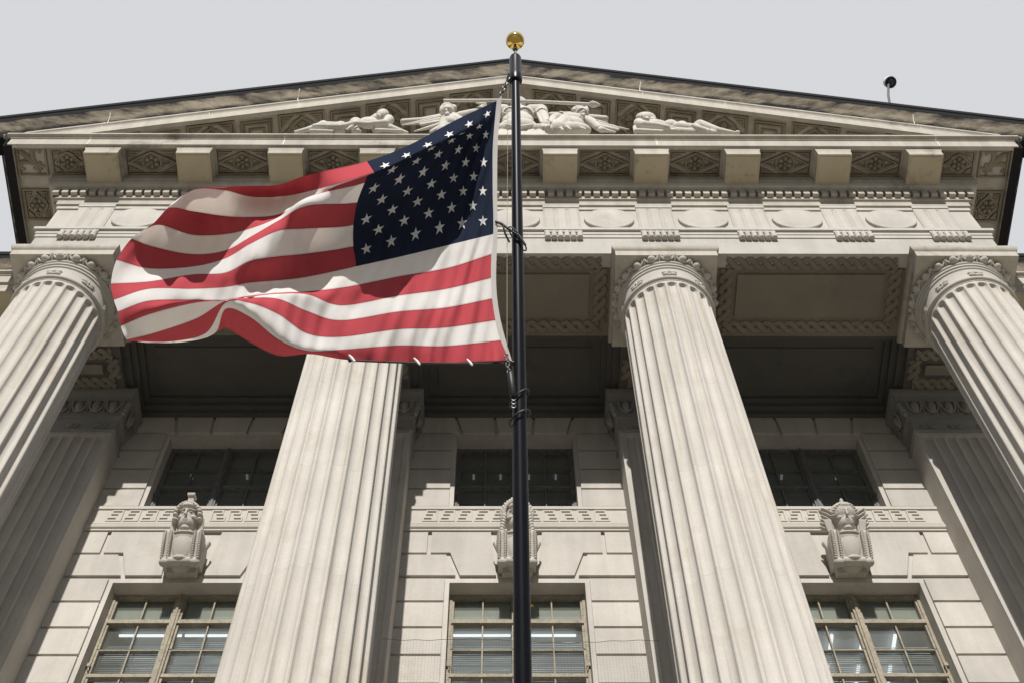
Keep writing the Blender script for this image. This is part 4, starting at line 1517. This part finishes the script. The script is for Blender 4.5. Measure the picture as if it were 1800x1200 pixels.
# ------------------------------------------------------------------ busts on the keystones
BU = Vector((0, -0.42, 0.9075))
BF = Vector((0, -0.9075, -0.42))
def bust(cx, kind, label):
    root = thing("bust", label, "bust", (cx, 13.5, 18.6))
    BM = Matrix(((0.88, 0, 0, cx), (0, BU.y, BF.y, 13.50), (0, BU.z, BF.z, 18.56), (0, 0, 0, 1)))
    P = []
    # coordinates: (x, h up, d out)
    # chest panel of the console, swelling at the foot
    P.append(('b', (-0.22, 0.22, 0.15, 0.66, -0.25, 0.245)))
    P.append(('e', (0, 0.40, 0.10), (0.26, 0.40, 0.20)))
    P.append(('e', (0, 0.60, 0.12), (0.26, 0.12, 0.16)))
    P.append(('b', (-0.27, 0.27, 0.03, 0.16, -0.25, 0.06)))
    P.append(('c', (-0.15, 0.125, 0.265), (0.15, 0.125, 0.265), 0.072, 0.072))
    P.append(('e', (0, 0.165, 0.305), (0.13, 0.05, 0.06)))
    # side scrolls
    for s in (-1, 1):
        P.append(('c', (s * 0.27, 0.14, 0.20), (s * 0.27, 0.62, 0.20), 0.080, 0.095))
        P.append(('b', (min(s * 0.20, s * 0.335), max(s * 0.20, s * 0.335), 0.13, 0.64, -0.25, 0.215)))
        P.append(('c', (s * 0.22, 0.12, 0.245), (s * 0.29, 0.12, 0.245), 0.072, 0.072))
        P.append(('e', (s * 0.345, 0.50, 0.12), (0.03, 0.16, 0.08)))
        # twisted cords
        for xx in (0.212, 0.318):
            for i in range(13):
                h = 0.17 + 0.040 * i
                d = 0.292 + 0.025 * math.sin(math.pi * i / 12)
                P.append(('e', (s * xx, h, d), (0.036, 0.0165, 0.032), (0, 0, s * 35)))
        # leaf curling out at the shoulder
        for i in range(5):
            P.append(('e', (s * (0.335 + 0.014 * i), 0.46 + 0.04 * i, 0.03 - 0.02 * i), (0.045, 0.05, 0.06)))
    # neck and head
    head_from = len(P)
    P.append(('c', (0, 0.60, 0.13), (0, 0.78, 0.13), 0.13, 0.12))
    P.append(('e', (0, 0.655, 0.16), (0.20, 0.05, 0.13)))
    P.append(('e', (0, 0.95, 0.09), (0.150, 0.28, 0.186)))           # skull
    P.append(('e', (0, 1.150, 0.11), (0.142, 0.080, 0.185)))         # forehead
    P.append(('e', (0, 0.845, 0.13), (0.125, 0.150, 0.178)))         # lower face
    P.append(('e', (0, 0.735, 0.225), (0.068, 0.052, 0.070)))        # chin
    for s in (-1, 1):
        P.append(('c', (s * 0.022, 1.062, 0.283), (s * 0.110, 1.066, 0.225), 0.013, 0.011))  # brow
        P.append(('e', (s * 0.058, 1.018, 0.256), (0.026, 0.013, 0.022)))  # eye
        P.append(('e', (s * 0.085, 0.940, 0.150), (0.055, 0.060, 0.110)))  # cheek
    P.append(('c', (0, 1.065, 0.283), (0, 0.945, 0.326), 0.012, 0.020))  # nose
    P.append(('e', (0, 0.933, 0.312), (0.034, 0.013, 0.022)))
    P.append(('e', (0, 0.868, 0.303), (0.042, 0.009, 0.016)))        # lips
    P.append(('e', (0, 0.846, 0.300), (0.034, 0.011, 0.016)))
    if kind == 'hood':
        for i in range(15):
            t = math.pi * (i / 14)
            P.append(('e', (0.180 * math.cos(t), 0.93 + 0.275 * math.sin(t) ** 0.8, 0.145 + 0.05 * math.sin(t)), (0.045, 0.045, 0.085)))
        for s in (-1, 1):
            P.append(('c', (s * 0.190, 0.97, 0.10), (s * 0.215, 0.66, 0.10), 0.05, 0.05))
        P.append(('e', (0, 1.0, 0.02), (0.20, 0.27, 0.20)))
        P.append(('b', (-0.055, 0.055, 1.12, 1.44, 0.02, 0.14)))
        P.append(('b', (-0.07, 0.07, 1.40, 1.445, 0.0, 0.17)))
    elif kind == 'laurel':
        P.append(('e', (0, 1.02, 0.05), (0.20, 0.25, 0.20)))
        for s in (-1, 1):
            for i in range(8):
                t = i / 7
                a = math.pi * 0.5 * t
                x, h = 0.19 * math.cos(a), 0.95 + 0.28 * math.sin(a)
                P.append(('e', (s * (x + 0.035), h + 0.03, 0.12 + 0.07 * t), (0.026, 0.075, 0.026), (0, 0, s * (-20 - 25 * t))))
                P.append(('e', (s * x, h + 0.05, 0.20 + 0.03 * t), (0.024, 0.07, 0.024), (0, 0, s * (35 - 20 * t))))
            for i in range(8):
                P.append(('e', (s * (0.18 + 0.008 * i), 0.98 - 0.055 * i, 0.20 + 0.006 * i), (0.042, 0.032, 0.042), (0, 0, s * 30)))
    else:
        P.append(('e', (0, 1.06, 0.07), (0.215, 0.24, 0.22)))
        for i in range(15):
            t = math.pi * (i / 14)
            P.append(('e', (0.172 * math.cos(t), 1.0 + 0.185 * math.sin(t), 0.165 + 0.075 * math.sin(t)), (0.034, 0.026, 0.045)))
        P.append(('e', (0, 1.30, 0.12), (0.03, 0.07, 0.03)))
        for s in (-1, 1):
            P.append(('c', (s * 0.19, 0.98, 0.08), (s * 0.205, 0.70, 0.10), 0.045, 0.04))
            P.append(('e', (s * 0.29, 1.17, 0.06), (0.06, 0.075, 0.05)))
            for i in range(6):
                P.append(('e', (s * (0.225 + 0.018 * i), 1.10 - 0.055 * i, 0.13 - 0.012 * i), (0.12 - 0.010 * i, 0.024, 0.05), (0, 0, s * 32)))
            for i in range(4):
                P.append(('c', (s * (0.215 + 0.028 * i), 0.94, 0.13), (s * (0.205 + 0.02 * i), 0.74, 0.13), 0.022, 0.016))
    for i in range(head_from, len(P)):
        q = P[i]
        wx = lambda v: (v[0] * 1.24, v[1], 0.14 + (v[2] - 0.14) * 1.10)
        if q[0] == 'c':
            P[i] = ('c', wx(q[1]), wx(q[2]), q[3] * 1.12, q[4] * 1.12)
        elif q[0] == 'e':
            P[i] = ('e', wx(q[1]), (q[2][0] * 1.24, q[2][1], q[2][2] * 1.1), *q[3:])
    body = sculpt("console_and_head", P, CARVED, root, BM, 0.0065, 2)
    body['label'] = "carved head and scrolled console"
    return root
bust(-5.25, 'hood', "stone bust in a hood with a block crest over the left lower window")
bust(0.0, 'laurel', "laurel wreathed stone bust half hidden behind the flagpole")
bust(5.25, 'wing', "stone bust in a winged helmet over the right lower window")

# ------------------------------------------------------------------ flagpole
P0 = Vector((-0.086, 7.871, 9.354))
PT = Vector((-0.103, 4.651, 16.26))
PK = 0.85                       # pole drawn at this share of the first sketch's size
PA = (PT - P0).normalized()
def pp(t, off=(0, 0, 0)):
    return P0 + PA * (t * PK) + Vector(off) * PK
base_t = -4.25
pole = thing("flagpole", "black leaning flagpole with a gold ball on top in front of the columns", "flagpole", pp(base_t))
b = MB()
rad = lambda t: PK * (0.0905 - 0.0035 * t if t < 3.35 else 0.0795 - 0.0043 * (t - 3.35))
ts = [base_t, -2, 0, 1.5, 3.34, 3.36, 5, 6.5, 7.8, 8.75]
b.tube([pp(t) for t in ts], [rad(t) for t in ts], 32)
b.build("pole", POLE, pole, 50)
b = MB()
b.tube([pp(8.60), pp(8.61), pp(8.72), pp(8.74), pp(9.06), pp(9.10)], [0.042, 0.075, 0.078, 0.070, 0.068, 0.056], 32)
b.tube([pp(8.62) + Vector((-0.09, 0, 0)), pp(8.74) + Vector((-0.07, 0, 0))], 0.022, 8)
b.build("truck_cap", POLE, pole, 40)
b = MB()
b.tube([pp(9.08), pp(9.30)], 0.014, 8)
b.tube([pp(9.24), pp(9.32)], [0.03, 0.012], 12)
b.build("stem", STEEL, pole)
b = MB()
b.ball(pp(9.43), 0.109, 40, 24)
b.build("gold_ball", GOLD, pole, 60)
b = MB()
q = pp(base_t)
b.tube([pp(base_t - 0.1), pp(base_t + 0.7)], [0.12, 0.105], 24)
b.box(q.x - 0.3, q.x + 0.3, 9.34, 9.399, q.z - 0.4, q.z + 0.4)
b.build("wall_bracket", POLE, pole, 40)

# halyard beside the pole
b = MB()
b.tube([pp(8.62, (-0.10, -0.02, 0)), pp(6, (-0.125, -0.05, 0)), pp(3.95, (-0.135, -0.06, 0))], 0.0028, 6)
hal = b.build("halyard", ROPE)
tag(hal, "thin pale halyard line running down between the flag and the black flagpole", "rope")

def loop(tc, tilt, r, off=(0, 0, 0), n=28, thick=0.012):
    """rope ring slung round the pole, its near side low or high by tilt."""
    a = PA.cross(Vector((0, 0, 1))).normalized()
    c = a.cross(PA).normalized()
    pts = []
    for i in range(n + 1):
        t = 2 * math.pi * i / n
        p = pp(tc, off) + (a * (r * math.cos(t)) + c * (r * math.sin(t)) + PA * (tilt * math.cos(t))) * PK
        pts.append(p)
    return pts
b = MB()
b.tube(loop(5.78, 0.17, 0.104, n=40), 0.008, 6, cap=False)
ring = [pp(5.98, (-0.255, -0.06, 0)), pp(5.90, (-0.19, -0.1, 0)), pp(5.80, (-0.12, -0.12, 0)), pp(5.66, (0.02, -0.13, 0)), pp(5.56, (0.10, -0.08, 0))]
for i in range(len(ring) - 1):
    for k in range(6):
        p = ring[i].lerp(ring[i + 1], k / 6)
        b.ball(p, 0.016, 6, 5)
b.tube([pp(5.99, (-0.265, -0.06, 0)), pp(5.86, (-0.175, -0.11, 0)), pp(5.72, (-0.15, -0.11, 0)), pp(5.60, (-0.10, -0.10, 0))], 0.011, 6)
o = b.build("retainer_chain", BLACK, None, 50)
tag(o, "black beaded retainer chain looping from the flag header round the pole", "chain")

wt_root = thing("halyard_weight", "black cylinder weight with clips hanging under the flag corner", "weight", pp(3.4, (-0.09, -0.12, 0)))
b = MB()
b.tube([pp(3.62, (-0.105, -0.13, 0)), pp(3.60, (-0.10, -0.13, 0)), pp(3.30, (-0.07, -0.13, 0)), pp(3.28, (-0.07, -0.13, 0))], [0.018, 0.032, 0.032, 0.02], 14)
b.build("cylinder", BLACK, wt_root, 40)
b = MB()
for i in range(5):
    p = pp(3.86 - 0.055 * i, (-0.145 + 0.008 * i, -0.11, 0))
    rot = PA.to_track_quat('Z', 'Y').to_matrix() @ Matrix.Rotation(R(90 * (i % 2)), 3, 'Z')
    b.tube([p + rot @ Vector((0.016 * math.cos(t), 0, 0.035 * math.sin(t))) for t in [2 * math.pi * q / 12 for q in range(13)]], 0.007, 6, cap=False)
for i in range(3):
    p = pp(3.26 - 0.05 * i, (-0.065, -0.12, 0))
    b.tube([p + Vector((0.018 * math.cos(t), 0, 0.03 * math.sin(t))) for t in [2 * math.pi * q / 12 for q in range(13)]], 0.007, 6, cap=False)
b.build("snap_hook", STEEL, wt_root, 50)
b = MB()
b.tube(loop(3.40, -0.10, 0.108), 0.008, 6, cap=False)
b.tube(loop(3.13, -0.08, 0.116), 0.009, 6, cap=False)
b.build("sling", BLACK, wt_root, 50)

b = MB()
h0, h1 = Vector((-0.266, 4.849, 15.69)), pp(8.64, (-0.09, -0.02, 0))
for i in range(6):
    p = h0.lerp(h1, (i + 0.5) / 6)
    d = (h1 - h0).normalized()
    rot = d.to_track_quat('Z', 'Y').to_matrix() @ Matrix.Rotation(R(90 * (i % 2)), 3, 'Z')
    ln = (h1 - h0).length / 6 * 0.62
    b.tube([p + rot @ Vector((0.02 * math.cos(t), 0, ln * math.sin(t))) for t in [2 * math.pi * q / 12 for q in range(13)]], 0.008, 6, cap=False)
o = b.build("snap_chain", STEEL, None, 50)
tag(o, "short steel chain joining the flag's top corner to the pole cap", "chain")

# ------------------------------------------------------------------ flag
# control net: stations along the fly (fraction of length), 14 stripe edges each
FLAG = [
    (0.00, [(-0.316, 4.906, 15.652), (-0.329, 4.992, 15.467), (-0.347, 5.118, 15.196), (-0.358, 5.249, 14.916), (-0.357, 5.38, 14.634), (-0.355, 5.508, 14.359), (-0.348, 5.632, 14.09), (-0.347, 5.754, 13.828), (-0.364, 5.87, 13.579), (-0.368, 6.005, 13.288), (-0.355, 6.119, 13.044), (-0.321, 6.235, 12.793), (-0.27, 6.34, 12.567), (-0.183, 6.442, 12.345)]),
    (0.13, [(-0.756, 4.851, 14.792), (-0.675, 4.862, 14.452), (-0.684, 5.015, 14.756), (-0.72, 5.177, 14.674), (-0.754, 5.343, 14.496), (-0.769, 5.506, 14.318), (-0.775, 5.656, 14.052), (-0.775, 5.777, 13.61), (-0.796, 5.903, 13.308), (-0.805, 6.002, 13.02), (-0.808, 6.076, 12.744), (-0.813, 6.174, 12.504), (-0.802, 6.273, 12.312), (-0.755, 6.374, 12.165)]),
    (0.27, [(-1.207, 4.916, 14.192), (-1.095, 4.841, 13.752), (-1.102, 4.984, 14.157), (-1.16, 5.099, 14.099), (-1.23, 5.308, 13.994), (-1.262, 5.48, 13.86), (-1.268, 5.65, 13.679), (-1.256, 5.752, 13.246), (-1.263, 5.842, 12.963), (-1.259, 5.921, 12.684), (-1.253, 5.985, 12.462), (-1.249, 6.078, 12.272), (-1.237, 6.174, 12.128), (-1.202, 6.292, 12.02)]),
    (0.40, [(-1.602, 4.91, 13.675), (-1.492, 4.863, 13.221), (-1.559, 4.966, 13.598), (-1.625, 5.102, 13.578), (-1.702, 5.29, 13.531), (-1.741, 5.493, 13.429), (-1.733, 5.647, 13.256), (-1.68, 5.707, 12.892), (-1.73, 5.792, 12.611), (-1.775, 5.897, 12.415), (-1.772, 5.967, 12.238), (-1.752, 6.048, 12.054), (-1.722, 6.113, 11.925), (-1.69, 6.197, 11.882)]),
    (0.50, [(-2.112, 4.92, 13.341), (-2.134, 5.084, 13.306), (-2.123, 5.102, 13.107), (-2.117, 5.031, 13.0), (-2.1, 5.057, 12.844), (-2.139, 5.347, 12.983), (-2.156, 5.613, 12.991), (-2.138, 5.763, 12.772), (-2.077, 5.779, 12.478), (-2.076, 5.736, 12.31), (-2.07, 5.837, 12.163), (-2.053, 5.964, 11.956), (-2.031, 6.046, 11.771), (-2.054, 6.23, 12.06)]),
    (0.60, [(-2.421, 4.986, 13.216), (-2.466, 5.197, 13.443), (-2.42, 5.242, 13.087), (-2.407, 5.234, 12.995), (-2.394, 5.231, 12.901), (-2.368, 5.254, 12.699), (-2.361, 5.452, 12.551), (-2.374, 5.689, 12.527), (-2.342, 5.705, 12.28), (-2.334, 5.678, 12.198), (-2.316, 5.684, 12.1), (-2.296, 5.755, 11.921), (-2.276, 5.902, 11.704), (-2.341, 6.226, 12.017)]),
    (0.68, [(-2.682, 4.967, 13.133), (-2.74, 5.183, 13.405), (-2.696, 5.267, 13.076), (-2.666, 5.301, 12.868), (-2.644, 5.324, 12.714), (-2.63, 5.349, 12.606), (-2.6, 5.424, 12.377), (-2.607, 5.621, 12.325), (-2.585, 5.676, 12.154), (-2.581, 5.674, 12.126), (-2.578, 5.676, 12.106), (-2.563, 5.682, 12.008), (-2.563, 5.798, 11.949), (-2.643, 6.215, 12.264)]),
    (0.76, [(-2.904, 4.937, 13.007), (-2.896, 4.946, 12.955), (-2.952, 5.275, 13.122), (-2.935, 5.4, 12.964), (-2.895, 5.458, 12.696), (-2.871, 5.474, 12.545), (-2.838, 5.524, 12.329), (-2.822, 5.606, 12.192), (-2.806, 5.674, 12.062), (-2.806, 5.678, 12.06), (-2.806, 5.687, 12.055), (-2.8, 5.701, 12.048), (-2.811, 5.785, 12.101), (-2.883, 6.157, 12.438)]),
    (0.84, [(-3.139, 4.976, 12.942), (-3.113, 4.846, 12.722), (-3.238, 5.205, 13.065), (-3.258, 5.423, 13.003), (-3.236, 5.539, 12.801), (-3.19, 5.56, 12.552), (-3.154, 5.557, 12.363), (-3.127, 5.622, 12.187), (-3.103, 5.675, 12.064), (-3.102, 5.721, 12.089), (-3.147, 5.996, 12.331), (-3.09, 6.192, 12.422), (-3.019, 6.229, 12.498), (-2.997, 6.243, 12.586)]),
    (0.92, [(-3.382, 5.092, 13.076), (-3.354, 5.003, 12.787), (-3.362, 5.004, 12.644), (-3.511, 5.26, 12.85), (-3.602, 5.478, 12.836), (-3.614, 5.611, 12.626), (-3.562, 5.634, 12.375), (-3.532, 5.642, 12.228), (-3.501, 5.686, 12.063), (-3.48, 5.775, 11.97), (-3.539, 6.118, 12.273), (-3.437, 6.286, 12.426), (-3.3, 6.342, 12.539), (-3.208, 6.341, 12.634)]),
    (1.00, [(-3.47, 5.224, 13.201), (-3.483, 5.169, 12.943), (-3.534, 5.199, 12.786), (-3.652, 5.278, 12.794), (-3.793, 5.377, 12.793), (-3.9, 5.506, 12.586), (-3.919, 5.654, 12.368), (-3.858, 5.733, 12.185), (-3.788, 5.776, 12.02), (-3.75, 5.874, 11.922), (-3.693, 5.985, 11.866), (-3.732, 6.229, 12.314), (-3.686, 6.354, 12.536), (-3.616, 6.431, 12.687)]),
]
HEADER = [(-0.259, 4.849, 15.68), (-0.272, 4.992, 15.467), (-0.297, 5.118, 15.196), (-0.305, 5.249, 14.915), (-0.308, 5.38, 14.634), (-0.307, 5.507, 14.358), (-0.304, 5.632, 14.09), (-0.303, 5.754, 13.828), (-0.311, 5.87, 13.579), (-0.316, 6.005, 13.288), (-0.304, 6.118, 13.044), (-0.27, 6.235, 12.793), (-0.22, 6.34, 12.566), (-0.161, 6.447, 12.342)]
FS = [s for s, _ in FLAG]
FP = np.array([p for _, p in FLAG])            # stations x 14 x 3
def cr(P, t):
    """Catmull-Rom along axis 0 at parameter t."""
    n = len(P)
    i = min(int(t), n - 2)
    f = t - i
    p1, p2 = P[i], P[i + 1]
    p0 = P[i - 1] if i > 0 else 2 * p1 - p2
    p3 = P[i + 2] if i + 2 < n else 2 * p2 - p1
    return 0.5 * (2 * p1 + (p2 - p0) * f + (2 * p0 - 5 * p1 + 4 * p2 - p3) * f * f + (3 * p1 - p0 - 3 * p2 + p3) * f ** 3)
def s_index(s):
    for i in range(len(FS) - 1):
        if s <= FS[i + 1]:
            return i + (s - FS[i]) / (FS[i + 1] - FS[i])
    return len(FS) - 1
TO_CAM = Vector((-0.28, 0, 0))
def ripple(s, k):
    """fine pull creases running from the hoist and the lower hem"""
    a = 0.0
    near = math.exp(-s / 0.16)
    a += 0.034 * near * math.sin(2 * math.pi * (s * 24 - k * 0.42) + 1.3 * math.sin(k * 0.7))
    low = max(0.0, (k - 6.0) / 7.0) * max(0.0, 1 - s / 0.55)
    a += 0.045 * low * (math.sin(2 * math.pi * (s * 14 - k * 0.25) + 0.8 * math.sin(s * 21)) + 0.5 * math.sin(2 * math.pi * (s * 31 - k * 0.52) + 1.0))
    a += 0.016 * math.sin(2 * math.pi * (s * 8.5 + k * 0.28)) * min(1, s * 3) * (1 - 0.5 * min(1, k / 13))
    a += 0.009 * math.sin(2 * math.pi * (s * 21 - k * 0.33) + 2 * math.sin(s * 9)) * min(1, s * 4)
    edge = min(1.0, s / 0.03)
    return a * edge
def flag_pt(s, k, off=0.0):
    i = s_index(s)
    row = np.array([cr(FP[:, c], i) for c in range(14)]) if False else cr(FP, i)
    p = Vector(cr(row, k))
    d = (TO_CAM - p).normalized()
    return p + d * (ripple(s, k) + off)
NS, NK = 16, 8
b = MB()
sv = []
for i in range(len(FS) - 1):
    for j in range(NS):
        sv.append(FS[i] + (FS[i + 1] - FS[i]) * j / NS)
sv.append(1.0)
kv = [i / NK for i in range(13 * NK + 1)]
rows = [[flag_pt(s, k) for k in kv] for s in sv]
nk = len(kv)
vs = [p for r in rows for p in r]
fs, mis = [], []
for i in range(len(sv) - 1):
    sm = (sv[i] + sv[i + 1]) / 2
    for j in range(nk - 1):
        km = (kv[j] + kv[j + 1]) / 2
        if sm < 0.40 and km < 7:
            mi = 2
        else:
            mi = 0 if int(km) % 2 == 0 else 1
        fs.append((i * nk + j, i * nk + j + 1, (i + 1) * nk + j + 1, (i + 1) * nk + j)); mis.append(mi)
b.v, b.f, b.mi = [tuple(p) for p in vs], fs, mis
# appliqué stars, on both faces
for j in range(1, 10):
    for i in range(1, 12):
        if (i + j) % 2:
            continue
        cs, ck = 0.4 * i / 12, 7 * j / 10
        for off in (0.006, -0.006):
            pts = [flag_pt(cs, ck, off)]
            ring = []
            for q in range(20):
                a = math.pi * q / 10
                rr = (1.0, 0.69, 0.39, 0.69)[q % 4] if False else None
                t = (q % 4) / 2.0
                r0 = 1.0 if q % 4 == 0 else (0.39 if q % 4 == 2 else None)
                if r0 is None:
                    a0, a1 = math.pi * (q - 1) / 10, math.pi * (q + 1) / 10
                    rA = 1.0 if (q - 1) % 4 == 0 else 0.39
                    rB = 0.39 if rA == 1.0 else 1.0
                    x = (rA * math.sin(a0) + rB * math.sin(a1)) / 2
                    y = (rA * math.cos(a0) + rB * math.cos(a1)) / 2
                else:
                    x, y = r0 * math.sin(a), r0 * math.cos(a)
                s_ = max(0.001, cs - x * 0.0155)
                ring.append((flag_pt(s_, max(0, ck - y * 0.27), off), flag_pt(max(0.001, cs - x * 0.0155 * 0.4), max(0, ck - y * 0.27 * 0.4), off)))
            vs = pts + [p for p, _ in ring] + [p for _, p in ring]
            n = 20
            ff = [(0, 1 + n + q, 1 + n + (q + 1) % n) for q in range(n)]
            ff += [(1 + n + q, 1 + q, 1 + (q + 1) % n, 1 + n + (q + 1) % n) for q in range(n)]
            b.add(vs, ff, 3)
flag = b.build("flag", [F_RED, F_WHITE, F_BLUE, F_STAR], None, 180)
uvl = flag.data.uv_layers.new(name='cloth')
ngrid = len(sv) * nk
for lp in flag.data.loops:
    vi = lp.vertex_index
    if vi < ngrid:
        s_, k_ = sv[vi // nk], kv[vi % nk]
        uvl.data[lp.index].uv = (s_, k_ if (s_ > 0.4 or k_ > 7) else 0.5)
    else:
        uvl.data[lp.index].uv = (0.5, 0.5)
tag(flag, "large American flag with stars and stripes billowing left from the black pole", "flag")
b = MB()
rows = []
for q in range(0, 53):
    k = q / 4
    o = Vector(cr(np.array(HEADER), k))
    i_ = flag_pt(0.0, k)
    d = (TO_CAM - o).normalized() * 0.004
    rows.append([o + d, o.lerp(i_, 0.5) + d * 2, i_ + d * 1.5])
b.grid(rows)
hb = b.build("header_band", F_WHITE, flag, 180)
b = MB()
r0, r1 = Vector((-0.15, 6.467, 12.332)), Vector((-1.664, 6.202, 11.88))
pts = [r0.lerp(r1, t) + Vector((0, 0, -0.03 * math.sin(math.pi * t))) for t in [i / 16 for i in range(17)]]
b.tube(pts, 0.010, 8)
b.ball(pts[0], 0.03, 8, 6)
b.ball(pts[-1], 0.02, 8, 6)
b.build("hem_rod", BLACK, flag, 50)
for c in ((-1.64, 6.172, 11.85), (-1.055, 6.303, 12.042), (-0.568, 6.392, 12.201)):
    b = MB()
    c = Vector(c)
    b.tube([c + Vector((0.03, 0.0, -0.05)), c + Vector((0.0, -0.01, 0.0)), c + Vector((-0.03, -0.02, 0.04))], [0.011, 0.015, 0.010], 8)
    b.build("clip", WHITE, flag, 50)

# ------------------------------------------------------------------ roof camera
cr_ = thing("security_camera", "round white security camera with a dark lens on a thin mast above the right slope", "camera", (7.72, 9.08, 28.60))
b = MB()
b.tube([(7.72, 9.10, 28.55), (7.90, 9.10, 29.5), (8.09, 9.10, 30.28)], 0.026, 10)
b.build("mast", plain("dark_mast", (0.10, 0.10, 0.10), rough=0.5), cr_)
CC = Vector((8.14, 9.08, 30.38))
to = (Vector((-0.28, 0, 0)) - CC).normalized()
to = (to + Vector((0.42, 0.0, -0.30))).normalized()
rot = to.to_track_quat('Z', 'Y').to_matrix().to_4x4()
Mx = Matrix.Translation(CC) @ rot
b = MB()
b.lathe([(0.0, -0.16), (0.08, -0.15), (0.115, -0.10), (0.128, -0.03), (0.128, 0.03), (0.0, 0.03)], 28, (0, 0), 0, Mx, cap=False)
b.build("housing", WHITE, cr_, 40)
b = MB()
b.lathe([(0.125, 0.031), (0.132, 0.04), (0.128, 0.065), (0.10, 0.075), (0.085, 0.06)], 28, (0, 0), 0, Mx, cap=False)
b.build("bezel", plain("dark_bezel", (0.035, 0.04, 0.045), rough=0.4), cr_, 40)
b = MB()
b.lathe([(0.085, 0.055), (0.075, 0.085), (0.05, 0.11), (0.025, 0.122), (0.0, 0.125)], 24, (0, 0), 0, Mx, cap=False)
b.build("lens", plain("dark_lens", (0.006, 0.010, 0.016), rough=0.05, spec=0.9), cr_, 60)

# ------------------------------------------------------------------ bird net across the middle bay
b = MB()
yn = 12.15
xa, xb = -1.83, 1.83
zt = lambda x: 15.28 + 0.03 * (x / 1.83) ** 2 - 0.02 * x
st = 0.042
def thread(pts, w=0.0007):
    rows = [[(p[0] - (w if vert else 0), p[1], p[2] - (0 if vert else w)) for p in pts], [(p[0] + (w if vert else 0), p[1], p[2] + (0 if vert else w)) for p in pts]]
    b.grid(rows)
vert = True
n = int((xb - xa) / st)
for i in range(n + 1):
    x = xa + i * st
    thread([(x, yn + 0.02 * math.sin(x * 3), zt(x)), (x + 0.02 * math.sin(i), yn, 11.5)])
vert = False
for i in range(1, int(3.7 / st)):
    thread([(x, yn + 0.02 * math.sin(x * 3), zt(x) - i * st + 0.006 * math.sin(9 * x + i)) for x in [xa + (xb - xa) * q / 8 for q in range(9)]])
b.tube([(x, yn + 0.02 * math.sin(x * 3), zt(x) + 0.008 * math.sin(17 * x)) for x in [xa + (xb - xa) * q / 60 for q in range(61)]], 0.0035, 5)
o = b.build("bird_net", NETTING, None, 0)
tag(o, "fine grey bird net hung between the two middle columns", "net")

# yellow tag on the middle lower window
b = MB()
Mx = T(0.19, 13.78, 18.18) @ Matrix.Rotation(R(-25), 4, 'Y')
b.box(-0.06, 0.06, -0.006, 0.0, -0.03, 0.03, 0, Mx)
b.tube([(0.19, 13.782, 18.22), (0.17, 13.80, 18.32)], 0.004, 5)
o = b.build("hanging_tag", plain("yellow_plastic", (0.75, 0.50, 0.07), rough=0.5), None, 0)
tag(o, "small yellow tag hanging in the middle lower window beside the pole", "tag")
